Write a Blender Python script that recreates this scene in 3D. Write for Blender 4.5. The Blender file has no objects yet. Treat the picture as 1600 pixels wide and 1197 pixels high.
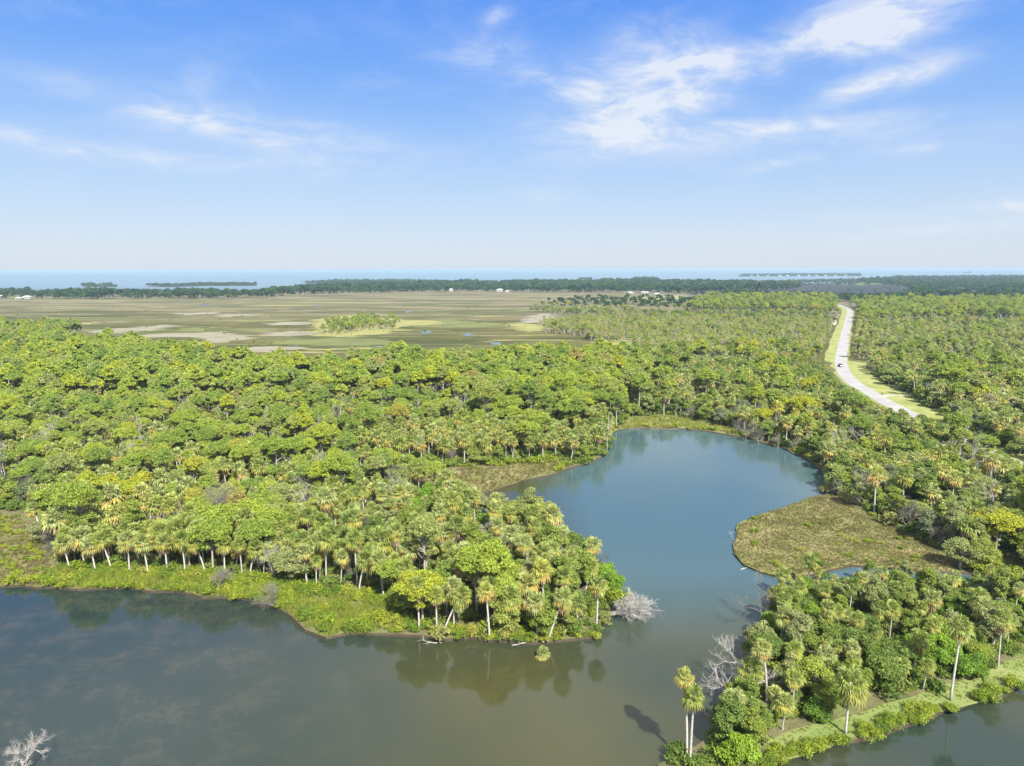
import bpy, math, random
import numpy as np
from mathutils import Vector, Matrix, geometry, noise

random.seed(11)
rng = np.random.default_rng(11)
R = math.radians
S = bpy.context.scene
COL = S.collection

# ------------------------------------------------------------------ camera, sky, sun, exposure
CAM_H = 55.0
F = 1067.0                      # focal length in pixels of the 1600 px wide photograph
PITCH = R(9.45)
ROLL = R(-0.12)
SUN_EL = R(47)
SUN_DIR = Vector((0.46, -1.0, 0)).normalized() * math.cos(SUN_EL) + Vector((0, 0, math.sin(SUN_EL)))
EXPOSURE = 1.4
SKY_STRENGTH = 0.06
SUN_STRENGTH = 5.0
HAZE_DENSITY = 0.00009

cam = bpy.data.cameras.new('camera')
cam.sensor_width = 36.0
cam.lens = 36.0 * F / 1600.0
cam.clip_start = 0.5
cam.clip_end = 120000
co = bpy.data.objects.new('camera', cam)
COL.objects.link(co)
fwd = Vector((0, math.cos(PITCH), -math.sin(PITCH)))
up0 = Vector((0, math.sin(PITCH), math.cos(PITCH)))
rt0 = Vector((1, 0, 0))
rt = rt0 * math.cos(ROLL) + up0 * math.sin(ROLL)
up = up0 * math.cos(ROLL) - rt0 * math.sin(ROLL)
M = Matrix((rt, up, -fwd)).transposed().to_4x4()
M.translation = Vector((0, 0, CAM_H))
co.matrix_world = M
S.camera = co

S.view_settings.view_transform = 'Standard'
S.view_settings.look = 'None'
S.view_settings.exposure = EXPOSURE
S.view_settings.gamma = 1.0
S.view_settings.use_curve_mapping = False
S.cycles.max_bounces = 5
S.cycles.diffuse_bounces = 2
S.cycles.glossy_bounces = 2
S.cycles.transmission_bounces = 2
S.cycles.volume_bounces = 0
S.cycles.transparent_max_bounces = 4
S.cycles.use_denoising = True


def hor_fix(px, py):
    """the photograph's lens bends the horizon down a little at the left: undo it for far things"""
    t = max(0.0, min(1.0, (520 - py) / 60.0))
    c = 5.0 * max(0.0, 1 - px / 450.0) ** 1.3 if px < 450 else 0.0
    if px < 0:
        c = 5.0
    return py - t * c


def ray(px, py):
    d = rt * (px - 800) + up * (598.5 - py) + fwd * F
    return d


def at(px, py, z=0.0):
    d = ray(px, hor_fix(px, py))
    dz = min(d.z, -1.2)
    t = (z - CAM_H) / dz
    return Vector((d.x * t, d.y * t, z))


def proj(p):
    v = Vector(p) - Vector((0, 0, CAM_H))
    w = v.dot(fwd)
    if w < 1:
        return (-9999, -9999)
    return (800 + F * v.dot(rt) / w, 598.5 - F * v.dot(up) / w)


# ------------------------------------------------------------------ node helpers
class NT:
    def __init__(self, nt):
        self.nt = nt
        nt.nodes.clear()

    def n(self, typ, ins=None, **props):
        nd = self.nt.nodes.new(typ)
        for k, v in props.items():
            setattr(nd, k, v)
        for k, v in (ins or {}).items():
            s = nd.inputs[k]
            if isinstance(v, bpy.types.NodeSocket):
                self.nt.links.new(v, s)
            else:
                s.default_value = v
        return nd

    def math(self, op, a, b=None, c=None, clamp=False):
        ins = {0: a}
        if b is not None:
            ins[1] = b
        if c is not None:
            ins[2] = c
        nd = self.n('ShaderNodeMath', ins, operation=op)
        nd.use_clamp = clamp
        return nd.outputs[0]

    def mix(self, f, a, b, blend='MIX'):
        nd = self.n('ShaderNodeMix', None, data_type='RGBA', blend_type=blend)
        for idx, v in ((0, f), (6, a), (7, b)):
            s = nd.inputs[idx]
            if isinstance(v, bpy.types.NodeSocket):
                self.nt.links.new(v, s)
            else:
                s.default_value = (*v, 1) if isinstance(v, tuple) and len(v) == 3 else v
        return nd.outputs[2]

    def ramp(self, fac, stops, interp='LINEAR'):
        nd = self.n('ShaderNodeValToRGB', {0: fac})
        cr = nd.color_ramp
        cr.interpolation = interp
        while len(cr.elements) < len(stops):
            cr.elements.new(0.5)
        for e, (p, c) in zip(cr.elements, stops):
            e.position = p
            e.color = (*c, 1) if len(c) == 3 else c
        return nd.outputs[0]

    def noise(self, vec, scale, detail=4, rough=0.55, dist=0.0):
        nd = self.n('ShaderNodeTexNoise', {'Vector': vec, 'Scale': scale, 'Detail': detail, 'Roughness': rough, 'Distortion': dist})
        return nd.outputs[0]


def new_mat(name):
    m = bpy.data.materials.new(name)
    m.use_nodes = True
    return m, NT(m.node_tree)


# ------------------------------------------------------------------ world: sky with cirrus
W = bpy.data.worlds.new('World')
S.world = W
W.use_nodes = True
w = NT(W.node_tree)
sky = w.n('ShaderNodeTexSky', None, sky_type='NISHITA')
sky.sun_disc = False
sky.sun_elevation = SUN_EL
sky.sun_rotation = math.atan2(SUN_DIR.x, SUN_DIR.y)
sky.air_density = 1.0
sky.dust_density = 1.0
sky.ozone_density = 1.6
tc = w.n('ShaderNodeTexCoord')
sep = w.n('ShaderNodeSeparateXYZ', {0: tc.outputs['Generated']})
az = w.math('ARCTAN2', sep.outputs[0], sep.outputs[1])
el = w.math('ARCSINE', sep.outputs[2])
# cloud texture: wispy, stretched along the horizon
cv = w.n('ShaderNodeCombineXYZ', {0: az, 1: w.math('MULTIPLY', el, 2.6), 2: 0.0}).outputs[0]
warp = w.n('ShaderNodeTexNoise', {'Vector': cv, 'Scale': 4.0, 'Detail': 3.0})
wv = w.n('ShaderNodeVectorMath', {0: warp.outputs['Color'], 1: (0.22, 0.22, 0.0)}, operation='MULTIPLY').outputs[0]
cvw = w.n('ShaderNodeVectorMath', {0: cv, 1: wv}, operation='ADD').outputs[0]
n1 = w.noise(cvw, 9.0, 9, 0.62)
n2 = w.noise(cvw, 28.0, 6, 0.6)


def pix_dir(px, py):
    d = ray(px, py).normalized()
    return math.atan2(d.x, d.y), math.asin(d.z)


clouds = [  # px, py, rx, ry, tilt(deg), strength, hardness
    (1420, 8, 125, 44, 10, 1.5), (1330, 38, 75, 42, 5, 1.35), (1380, 60, 60, 24, 10, 0.8), (1255, 70, 45, 20, 0, 0.75), (1212, 108, 22, 16, 0, 0.55),
    (1410, 118, 92, 22, 9, 1.25), (1335, 138, 55, 18, 12, 0.75),
    (1090, 95, 60, 16, 6, 1.0), (1040, 85, 70, 40, 30, 0.5), (1085, 140, 95, 32, 22, 0.8), (905, 142, 65, 24, -12, 0.7),
    (945, 205, 85, 32, 10, 0.6), (1010, 165, 150, 60, 20, 0.35), (1120, 205, 170, 13, -4, 0.55), (1300, 190, 150, 12, 0, 0.45), (1000, 210, 110, 35, -15, 0.4),
    (860, 100, 190, 45, -12, 0.25), (270, 180, 170, 20, -10, 0.65), (420, 205, 190, 30, -6, 0.35), (110, 228, 190, 13, -6, 0.7), (280, 245, 150, 14, -4, 0.45), (310, 130, 60, 30, 40, 0.25),
    (773, 24, 24, 13, 15, 0.75), (1215, 256, 60, 9, 10, 0.5), (1440, 232, 60, 8, 3, 0.35),
    (1060, 150, 210, 90, 12, 0.22), (985, 62, 60, 34, 10, 0.22), (940, 170, 150, 60, 0, 0.18), (1150, 215, 260, 26, 0, 0.35), (300, 195, 260, 45, -5, 0.25), (120, 235, 260, 26, -5, 0.25), (560, 240, 200, 40, 0, 0.2), (1000, 75, 70, 40, 30, 0.25),
    (1420, 225, 220, 30, 0, 0.22), (760, 90, 140, 30, -10, 0.28), (1300, 345, 420, 16, 4, 0.22), (350, 60, 200, 50, 20, 0.10),
    (1575, 323, 50, 9, -4, 0.7), (1450, 360, 260, 14, 4, 0.35), (850, 305, 50, 14, 0, 0.25), (490, 240, 60, 25, 0, 0.25),
    (620, -150, 300, 60, 10, 0.8), (1050, -230, 320, 90, 20, 0.7), (250, -330, 300, 90, -10, 0.6), (1500, -200, 250, 80, 0, 0.9),
]
acc = None
for (px, py, rx, ry, tl, st) in clouds:
    a0, e0 = pix_dir(px, py)
    a1, _ = pix_dir(px + 10, py)
    _, e1 = pix_dir(px, py - 10)
    sx = rx * abs(a1 - a0) / 10.0
    sy = ry * abs(e1 - e0) / 10.0
    c, s = math.cos(R(tl)), math.sin(R(tl))
    da = w.math('SUBTRACT', az, a0)
    de = w.math('SUBTRACT', el, e0)
    u = w.math('ADD', w.math('MULTIPLY', da, c / sx), w.math('MULTIPLY', de, s / sx))
    v = w.math('ADD', w.math('MULTIPLY', da, -s / sy), w.math('MULTIPLY', de, c / sy))
    r2 = w.math('ADD', w.math('MULTIPLY', u, u), w.math('MULTIPLY', v, v))
    g = w.math('MULTIPLY', w.math('EXPONENT', w.math('MULTIPLY', r2, -1.0)), st)
    acc = g if acc is None else w.math('ADD', acc, g)
nn = w.math('ADD', w.math('MULTIPLY', n1, 0.75), w.math('MULTIPLY', n2, 0.25))
tex = w.n('ShaderNodeMapRange', {0: nn, 1: 0.36, 2: 0.72, 3: 0.0, 4: 1.0}).outputs[0]
tex.node.interpolation_type = 'SMOOTHSTEP'
cov = w.math('MULTIPLY', acc, w.math('ADD', w.math('MULTIPLY', tex, 1.0), 0.22), clamp=True)
faint = w.n('ShaderNodeMapRange', {0: n1, 1: 0.48, 2: 0.75, 3: 0.0, 4: 0.16}).outputs[0]
upm = w.n('ShaderNodeMapRange', {0: el, 1: 0.02, 2: 0.2, 3: 0.0, 4: 1.0}).outputs[0]
cov = w.math('MAXIMUM', cov, w.math('MULTIPLY', faint, upm))
cov = w.math('MULTIPLY', cov, 0.82, clamp=True)
base = w.ramp(w.math('MULTIPLY', w.math('MAXIMUM', el, 0.0), 1.6),
              [(0.0, (0.69, 0.78, 0.90)), (0.045, (0.66, 0.76, 0.90)), (0.103, (0.58, 0.72, 0.92)), (0.173, (0.49, 0.67, 0.94)), (0.31, (0.29, 0.52, 0.96)),
               (0.435, (0.165, 0.40, 0.96)), (0.555, (0.095, 0.31, 0.94)), (0.8, (0.09, 0.26, 0.75)), (1.0, (0.08, 0.22, 0.62))])
base = w.n('ShaderNodeVectorMath', {0: base, 1: (6.45, 6.4, 6.35)}, operation='MULTIPLY').outputs[0]
skyc = w.mix(0.88, sky.outputs[0], base)
# broken cloud added overhead and behind, out of view, as bright fill light
pl = w.n('ShaderNodeVectorMath', {0: w.n('ShaderNodeCombineXYZ', {0: sep.outputs[0], 1: sep.outputs[1], 2: 0.0}).outputs[0],
                                 1: w.n('ShaderNodeCombineXYZ', {0: w.math('ADD', w.math('MAXIMUM', sep.outputs[2], 0.0), 0.12), 1: w.math('ADD', w.math('MAXIMUM', sep.outputs[2], 0.0), 0.12), 2: 1.0}).outputs[0]}, operation='DIVIDE').outputs[0]
hn = w.noise(pl, 1.1, 6, 0.55, 0.3)
hc = w.n('ShaderNodeMapRange', {0: hn, 1: 0.42, 2: 0.62}).outputs[0]
hm = w.n('ShaderNodeMapRange', {0: el, 1: 0.37, 2: 0.50}).outputs[0]
bh = w.n('ShaderNodeMapRange', {0: sep.outputs[1], 1: 0.15, 2: -0.25}).outputs[0]
hm = w.math('MAXIMUM', hm, w.math('MULTIPLY', bh, upm))
cov = w.math('MAXIMUM', cov, w.math('MULTIPLY', w.math('MULTIPLY', hm, w.math('MULTIPLY_ADD', hc, 0.5, 0.42)), 1.0))
ccol = w.mix(w.math('MAXIMUM', hm, 0.0), (5.55, 5.75, 6.05), (9.0, 9.1, 9.2))
skyc = w.mix(cov, skyc, ccol)
bg = w.n('ShaderNodeBackground', {0: skyc, 1: SKY_STRENGTH})
out = w.n('ShaderNodeOutputWorld', {0: bg.outputs[0]})

sl = bpy.data.lights.new('sun', 'SUN')
sl.energy = SUN_STRENGTH
sl.angle = R(0.5)
sl.color = (1.0, 0.955, 0.88)
so = bpy.data.objects.new('sun', sl)
so.rotation_euler = SUN_DIR.to_track_quat('Z', 'Y').to_euler()
so.location = (0, 0, 200)
COL.objects.link(so)


# ------------------------------------------------------------------ materials
def foliage(name, stops, val=0.28, transl=0.5, rough=0.6, spec=0.25, locscale=0.018, locamt=0.5):
    m, t = new_mat(name)
    oi = t.n('ShaderNodeObjectInfo')
    ln = t.noise(oi.outputs['Location'], locscale, 2)
    ln = t.math('MULTIPLY_ADD', t.math('SUBTRACT', ln, 0.5), locamt * 2.2, 0.0)
    f = t.math('ADD', t.math('MULTIPLY_ADD', t.math('SUBTRACT', oi.outputs['Random'], 0.5), 0.85, 0.5), ln, clamp=True)
    col = t.ramp(f, stops)
    geo = t.n('ShaderNodeNewGeometry')
    ri = geo.outputs['Random Per Island']
    tco = t.n('ShaderNodeTexCoord')
    cn = t.noise(tco.outputs['Object'], 0.55, 2)
    v = t.math('ADD', t.math('MULTIPLY_ADD', ri, val * 2, 1 - val), t.math('MULTIPLY', t.math('SUBTRACT', cn, 0.5), 0.9))
    hsv = t.n('ShaderNodeHueSaturation', {'Hue': t.math('MULTIPLY_ADD', t.math('SUBTRACT', t.math('FRACT', t.math('MULTIPLY', ri, 7.3)), 0.5), 0.035, 0.5), 'Saturation': 1.0, 'Value': v, 'Color': col})
    b = t.n('ShaderNodeBsdfPrincipled', {'Base Color': hsv.outputs[0], 'Roughness': rough, 'Specular IOR Level': spec})
    tr = t.n('ShaderNodeBsdfTranslucent', {'Color': hsv.outputs[0]})
    mx = t.n('ShaderNodeMixShader', {0: transl, 1: b.outputs[0], 2: tr.outputs[0]})
    t.n('ShaderNodeOutputMaterial', {0: mx.outputs[0]})
    return m


def solid(name, c1, c2, scale=1.0, rough=0.85, spec=0.2, detail=4, stretch=(1, 1, 1)):
    m, t = new_mat(name)
    tco = t.n('ShaderNodeTexCoord')
    mp = t.n('ShaderNodeMapping', {'Vector': tco.outputs['Object'], 'Scale': stretch})
    nz = t.noise(mp.outputs[0], scale, detail, 0.6)
    f = t.n('ShaderNodeMapRange', {0: nz, 1: 0.3, 2: 0.7}).outputs[0]
    col = t.mix(f, c1, c2)
    b = t.n('ShaderNodeBsdfPrincipled', {'Base Color': col, 'Roughness': rough, 'Specular IOR Level': spec})
    t.n('ShaderNodeOutputMaterial', {0: b.outputs[0]})
    return m


MT = {}
MT['pine'] = foliage('pine_needles', [(0.0, (0.17, 0.25, 0.055)), (0.3, (0.24, 0.32, 0.05)), (0.55, (0.30, 0.37, 0.05)), (0.68, (0.27, 0.31, 0.10)), (0.82, (0.33, 0.39, 0.045)), (0.96, (0.37, 0.39, 0.03)), (1.0, (0.35, 0.31, 0.10))])
MT['pinefar'] = foliage('far_pine_needles', [(0.0, (0.025, 0.065, 0.028)), (0.5, (0.04, 0.09, 0.03)), (1.0, (0.09, 0.14, 0.03))])
MT['broad'] = foliage('broad_leaves', [(0.0, (0.14, 0.21, 0.045)), (0.3, (0.19, 0.26, 0.05)), (0.55, (0.24, 0.30, 0.045)), (0.75, (0.27, 0.30, 0.13)), (0.88, (0.30, 0.36, 0.04)), (1.0, (0.32, 0.31, 0.16))])
MT['broadbright'] = foliage('bright_leaves', [(0.0, (0.11, 0.21, 0.022)), (0.5, (0.19, 0.31, 0.025)), (1.0, (0.27, 0.38, 0.03))], spec=0.4)
MT['silver'] = foliage('silver_leaves', [(0.0, (0.14, 0.18, 0.08)), (1.0, (0.22, 0.25, 0.14))])
MT['palm'] = foliage('palm_fronds', [(0.0, (0.18, 0.24, 0.05)), (0.4, (0.26, 0.31, 0.065)), (0.8, (0.32, 0.36, 0.13)), (1.0, (0.38, 0.38, 0.06))], val=0.45, rough=0.5, spec=0.4)
MT['palmyellow'] = foliage('yellowing_fronds', [(0.0, (0.26, 0.29, 0.05)), (0.55, (0.36, 0.33, 0.07)), (1.0, (0.44, 0.32, 0.10))], val=0.3, rough=0.5)
MT['palmdry'] = foliage('dry_fronds', [(0.0, (0.30, 0.21, 0.14)), (0.5, (0.42, 0.30, 0.17)), (1.0, (0.48, 0.38, 0.26))], val=0.3)
MT['shrub'] = foliage('shrub_leaves', [(0.0, (0.12, 0.20, 0.024)), (0.45, (0.21, 0.28, 0.026)), (0.8, (0.28, 0.33, 0.03)), (1.0, (0.32, 0.31, 0.07))])
MT['under'] = foliage('understory_leaves', [(0.0, (0.10, 0.17, 0.03)), (0.6, (0.19, 0.25, 0.045)), (1.0, (0.29, 0.29, 0.10))])
MT['grass'] = foliage('marsh_grass_blades', [(0.0, (0.12, 0.125, 0.03)), (0.3, (0.185, 0.165, 0.06)), (0.6, (0.24, 0.20, 0.09)), (0.85, (0.30, 0.255, 0.15)), (1.0, (0.15, 0.19, 0.03))], locscale=0.06, locamt=0.9)
MT['grassgreen'] = foliage('green_grass_blades', [(0.0, (0.16, 0.22, 0.03)), (0.5, (0.25, 0.29, 0.04)), (1.0, (0.33, 0.32, 0.08))], locscale=0.06)
MT['bark'] = solid('pale_bark', (0.26, 0.24, 0.21), (0.44, 0.42, 0.38), 3.0, stretch=(1, 1, 0.4))
MT['palmbark'] = solid('palm_bark', (0.26, 0.24, 0.21), (0.42, 0.40, 0.36), 2.2, stretch=(1, 1, 2.5))
MT['pinebark'] = solid('pine_bark', (0.22, 0.195, 0.165), (0.36, 0.33, 0.29), 3.0, stretch=(1, 1, 0.4))
MT['dead'] = solid('bleached_wood', (0.22, 0.205, 0.185), (0.34, 0.32, 0.30), 2.0)
MT['deadtwig'] = foliage('grey_twigs', [(0.0, (0.20, 0.18, 0.15)), (0.5, (0.27, 0.25, 0.22)), (1.0, (0.33, 0.31, 0.28))])
MT['road'] = solid('pale_asphalt', (0.20, 0.197, 0.195), (0.27, 0.265, 0.26), 0.12, rough=0.9)
MT['sand'] = solid('pale_sand', (0.24, 0.22, 0.17), (0.34, 0.32, 0.26), 0.3)
MT['mudflat'] = solid('pale_mudflat', (0.14, 0.128, 0.085), (0.21, 0.19, 0.14), 0.06, stretch=(0.6, 1, 1))
MT['yellowmarsh'] = solid('yellow_marsh', (0.15, 0.155, 0.045), (0.22, 0.20, 0.075), 0.05)
MT['greenmarsh'] = solid('green_marsh', (0.075, 0.088, 0.025), (0.12, 0.13, 0.04), 0.03)
MT['mud'] = solid('wet_mud', (0.030, 0.024, 0.015), (0.06, 0.045, 0.028), 1.5, rough=0.5)
MT['olivemarsh'] = solid('olive_marsh', (0.045, 0.055, 0.016), (0.085, 0.090, 0.028), 0.04)
MT['darkmarsh'] = solid('dark_marsh', (0.008, 0.014, 0.016), (0.028, 0.032, 0.028), 0.01, stretch=(0.3, 1, 1))
MT['verge'] = solid('verge_grass', (0.12, 0.155, 0.03), (0.24, 0.235, 0.09), 0.10)
MT['lawn'] = solid('lawn_grass', (0.095, 0.14, 0.032), (0.17, 0.19, 0.065), 0.25)
MT['white'] = solid('white_paint', (0.34, 0.34, 0.34), (0.42, 0.42, 0.41), 0.3, rough=0.6)
MT['roofgrey'] = solid('grey_roof', (0.42, 0.43, 0.45), (0.52, 0.53, 0.55), 0.3, rough=0.6)
MT['roofbrown'] = solid('brown_roof', (0.22, 0.18, 0.15), (0.30, 0.25, 0.2), 0.3)
MT['glassdark'] = solid('dark_glass', (0.02, 0.025, 0.03), (0.03, 0.035, 0.04), 1, rough=0.1, spec=0.5)
MT['tyre'] = solid('tyre_rubber', (0.02, 0.02, 0.02), (0.03, 0.03, 0.03), 3)
MT['carpaint'] = solid('dark_car_paint', (0.04, 0.05, 0.07), (0.05, 0.06, 0.08), 1, rough=0.25, spec=0.6)
MT['lampred'] = solid('red_lamp_glass', (0.4, 0.02, 0.02), (0.5, 0.03, 0.03), 1, rough=0.3)
MT['metal'] = solid('dull_metal', (0.2, 0.2, 0.2), (0.3, 0.3, 0.3), 1, rough=0.5)

# ground material: litter and low plants near, streaky brown and green marsh far
m, t = new_mat('ground')
tco = t.n('ShaderNodeTexCoord')
ob = tco.outputs['Object']
sp = t.n('ShaderNodeSeparateXYZ', {0: ob})
stv = t.n('ShaderNodeMapping', {'Vector': ob, 'Scale': (0.0028, 0.010, 0.01)}).outputs[0]
fa = t.noise(stv, 1.6, 7, 0.62, 0.5)
stv2 = t.n('ShaderNodeMapping', {'Vector': ob, 'Scale': (0.010, 0.045, 0.01)}).outputs[0]
fb = t.noise(stv2, 1.5, 5, 0.65, 0.3)
fc = t.noise(ob, 0.9, 3, 0.7)
fd = t.noise(ob, 0.09, 5, 0.6)
mix1 = t.math('ADD', t.math('MULTIPLY', fa, 0.6), t.math('MULTIPLY', fb, 0.4))
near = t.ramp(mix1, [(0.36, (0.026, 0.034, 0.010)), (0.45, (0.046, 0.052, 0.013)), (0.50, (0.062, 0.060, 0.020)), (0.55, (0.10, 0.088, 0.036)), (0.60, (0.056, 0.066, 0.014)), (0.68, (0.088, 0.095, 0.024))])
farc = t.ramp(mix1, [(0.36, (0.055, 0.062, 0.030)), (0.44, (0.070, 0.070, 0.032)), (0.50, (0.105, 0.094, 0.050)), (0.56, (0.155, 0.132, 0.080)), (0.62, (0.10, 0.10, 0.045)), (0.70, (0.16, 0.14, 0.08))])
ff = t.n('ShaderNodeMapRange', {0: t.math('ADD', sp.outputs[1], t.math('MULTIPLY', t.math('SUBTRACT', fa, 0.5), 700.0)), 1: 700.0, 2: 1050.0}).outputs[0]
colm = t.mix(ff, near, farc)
# the lowest, darkest ponds in the marsh
forest = t.ramp(fd, [(0.35, (0.06, 0.07, 0.026)), (0.5, (0.11, 0.10, 0.05)), (0.62, (0.09, 0.13, 0.03)), (0.8, (0.12, 0.16, 0.035))])
fn = t.n('ShaderNodeMapRange', {0: sp.outputs[1], 1: 340.0, 2: 420.0}).outputs[0]
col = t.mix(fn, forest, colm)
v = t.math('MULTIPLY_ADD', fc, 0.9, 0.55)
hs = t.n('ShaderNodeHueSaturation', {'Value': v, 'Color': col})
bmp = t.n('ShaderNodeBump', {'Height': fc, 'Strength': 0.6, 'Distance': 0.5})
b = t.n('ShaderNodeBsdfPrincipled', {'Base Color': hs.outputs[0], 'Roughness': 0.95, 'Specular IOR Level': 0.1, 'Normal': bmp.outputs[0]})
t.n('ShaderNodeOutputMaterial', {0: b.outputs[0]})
MT['ground'] = m

m, t = new_mat('bank_grass')
tco = t.n('ShaderNodeTexCoord')
ob = tco.outputs['Object']
fa = t.noise(ob, 0.16, 5, 0.65, 0.6)
fb = t.noise(ob, 2.5, 4, 0.7)
col = t.ramp(fa, [(0.3, (0.075, 0.085, 0.022)), (0.45, (0.12, 0.12, 0.038)), (0.56, (0.17, 0.155, 0.062)), (0.7, (0.23, 0.20, 0.105))])
hs = t.n('ShaderNodeHueSaturation', {'Value': t.math('MULTIPLY_ADD', fb, 0.7, 0.65), 'Color': col})
bmp = t.n('ShaderNodeBump', {'Height': fb, 'Strength': 0.8, 'Distance': 0.4})
b = t.n('ShaderNodeBsdfPrincipled', {'Base Color': hs.outputs[0], 'Roughness': 0.95, 'Specular IOR Level': 0.1, 'Normal': bmp.outputs[0]})
t.n('ShaderNodeOutputMaterial', {0: b.outputs[0]})
MT['bankgrass'] = m

m, t = new_mat('water')
tco = t.n('ShaderNodeTexCoord')
ob = tco.outputs['Object']
sp = t.n('ShaderNodeSeparateXYZ', {0: ob})
big = t.noise(ob, 0.022, 3, 0.5)
mot = t.noise(ob, 0.16, 8, 0.75, 0.2)
fine = t.noise(ob, 1.3, 4, 0.75)
body = t.ramp(big, [(0.35, (0.018, 0.028, 0.020)), (0.5, (0.032, 0.036, 0.016)), (0.65, (0.042, 0.040, 0.014))])
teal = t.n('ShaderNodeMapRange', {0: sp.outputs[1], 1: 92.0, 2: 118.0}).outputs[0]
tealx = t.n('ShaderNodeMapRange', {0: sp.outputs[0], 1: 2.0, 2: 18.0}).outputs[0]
body = t.mix(t.math('MULTIPLY', teal, tealx), body, (0.040, 0.072, 0.080))  # teal put into the mid-lagoon body colour to stand in for sky reflection
# submerged weed, left part of the basin
leftm = t.n('ShaderNodeMapRange', {0: sp.outputs[0], 1: -8.0, 2: -45.0}).outputs[0]
wf = t.n('ShaderNodeMapRange', {0: t.math('MULTIPLY', t.math('ADD', mot, t.math('MULTIPLY', fine, 0.35)), 1.0), 1: 0.66, 2: 0.82}).outputs[0]
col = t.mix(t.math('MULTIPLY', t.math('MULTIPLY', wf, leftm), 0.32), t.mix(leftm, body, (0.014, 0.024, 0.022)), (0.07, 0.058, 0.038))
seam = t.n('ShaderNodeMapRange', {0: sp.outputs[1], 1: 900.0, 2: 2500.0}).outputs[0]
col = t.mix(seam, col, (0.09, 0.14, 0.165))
wv1 = t.n('ShaderNodeMapping', {'Vector': ob, 'Scale': (0.55, 1.0, 1.0), 'Rotation': (0, 0, 0.25)}).outputs[0]
r1 = t.noise(wv1, 2.2, 3, 0.6)
r2 = t.noise(ob, 0.035, 3, 0.5)
calm = t.n('ShaderNodeMapRange', {0: r2, 1: 0.35, 2: 0.65, 3: 0.25, 4: 1.0}).outputs[0]
dist = t.n('ShaderNodeMapRange', {0: sp.outputs[1], 1: 60.0, 2: 190.0, 3: 0.004, 4: 0.024}).outputs[0]
bmp = t.n('ShaderNodeBump', {'Height': r1, 'Strength': t.math('MULTIPLY', calm, 1.0), 'Distance': dist})
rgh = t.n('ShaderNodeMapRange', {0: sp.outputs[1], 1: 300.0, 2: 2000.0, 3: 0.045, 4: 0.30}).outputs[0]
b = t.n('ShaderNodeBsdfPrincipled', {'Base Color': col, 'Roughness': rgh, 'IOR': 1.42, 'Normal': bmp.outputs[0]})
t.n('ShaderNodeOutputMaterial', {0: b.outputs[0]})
MT['water'] = m


# ------------------------------------------------------------------ object helpers
def tag(o, label=None, cat=None, group=None, kind=None):
    if label:
        o['label'] = label
    if cat:
        o['category'] = cat
    if group:
        o['group'] = group
    if kind:
        o['kind'] = kind
    return o


class Geo:
    """vertex and face soup with a material index per face"""
    def __init__(self):
        self.v, self.f, self.m, self.n = [], [], [], 0

    def add(self, verts, faces, mi=0):
        verts = np.asarray(verts, float).reshape(-1, 3)
        self.v.append(verts)
        for fc in faces:
            self.f.append(tuple(int(i) + self.n for i in fc))
        self.m += [mi] * len(faces)
        self.n += len(verts)
        return self

    def merge(self, g, mi=None):
        for vv in g.v:
            self.v.append(vv)
        self.f += [tuple(i + self.n for i in fc) for fc in g.f]
        self.m += [q + (mi or 0) for q in g.m]
        self.n += g.n
        return self

    def mesh(self, name, mats, smooth=False):
        me = bpy.data.meshes.new(name)
        v = np.concatenate(self.v) if self.v else np.zeros((0, 3))
        me.from_pydata(v.tolist(), [], self.f)
        for mm in mats:
            me.materials.append(mm)
        if len(mats) > 1:
            me.polygons.foreach_set('material_index', self.m)
        if smooth:
            me.polygons.foreach_set('use_smooth', [True] * len(me.polygons))
        me.update()
        return me


def link(name, me, parent=None, loc=None):
    o = bpy.data.objects.new(name, me)
    COL.objects.link(o)
    if parent:
        o.parent = parent
    if loc is not None:
        o.location = loc
    return o


def empty(name, loc, rz=0.0, sc=1.0):
    o = bpy.data.objects.new(name, None)
    COL.objects.link(o)
    o.empty_display_size = 0.5
    o.location = loc
    o.rotation_euler = (0, 0, rz)
    o.scale = (sc, sc, sc)
    return o


def tube(g, pts, rad, k=6, mi=0, cap=True):
    pts = [Vector(p) for p in pts]
    base = []
    vs = []
    for i, p in enumerate(pts):
        d = (pts[min(i + 1, len(pts) - 1)] - pts[max(i - 1, 0)])
        if d.length < 1e-6:
            d = Vector((0, 0, 1))
        d.normalize()
        a = Vector((1, 0, 0)) if abs(d.x) < 0.8 else Vector((0, 1, 0))
        s = d.cross(a).normalized()
        q = d.cross(s)
        for j in range(k):
            an = 2 * math.pi * j / k
            vs.append(p + (s * math.cos(an) + q * math.sin(an)) * rad[i])
    fs = []
    for i in range(len(pts) - 1):
        for j in range(k):
            fs.append((i * k + j, i * k + (j + 1) % k, (i + 1) * k + (j + 1) % k, (i + 1) * k + j))
    if cap:
        fs.append(tuple(range(k - 1, -1, -1)))
        fs.append(tuple((len(pts) - 1) * k + j for j in range(k)))
    g.add([tuple(v) for v in vs], fs, mi)


def box(g, c, s, mi=0, taper=1.0, rz=0.0):
    x, y, z = s[0] / 2, s[1] / 2, s[2] / 2
    vs = []
    for dz, t in ((-z, 1.0), (z, taper)):
        for sx, sy in ((-1, -1), (1, -1), (1, 1), (-1, 1)):
            a, b_ = sx * x * t, sy * y * t
            vs.append((c[0] + a * math.cos(rz) - b_ * math.sin(rz), c[1] + a * math.sin(rz) + b_ * math.cos(rz), c[2] + dz))
    g.add(vs, [(3, 2, 1, 0), (4, 5, 6, 7), (0, 1, 5, 4), (1, 2, 6, 5), (2, 3, 7, 6), (3, 0, 4, 7)], mi)


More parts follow.
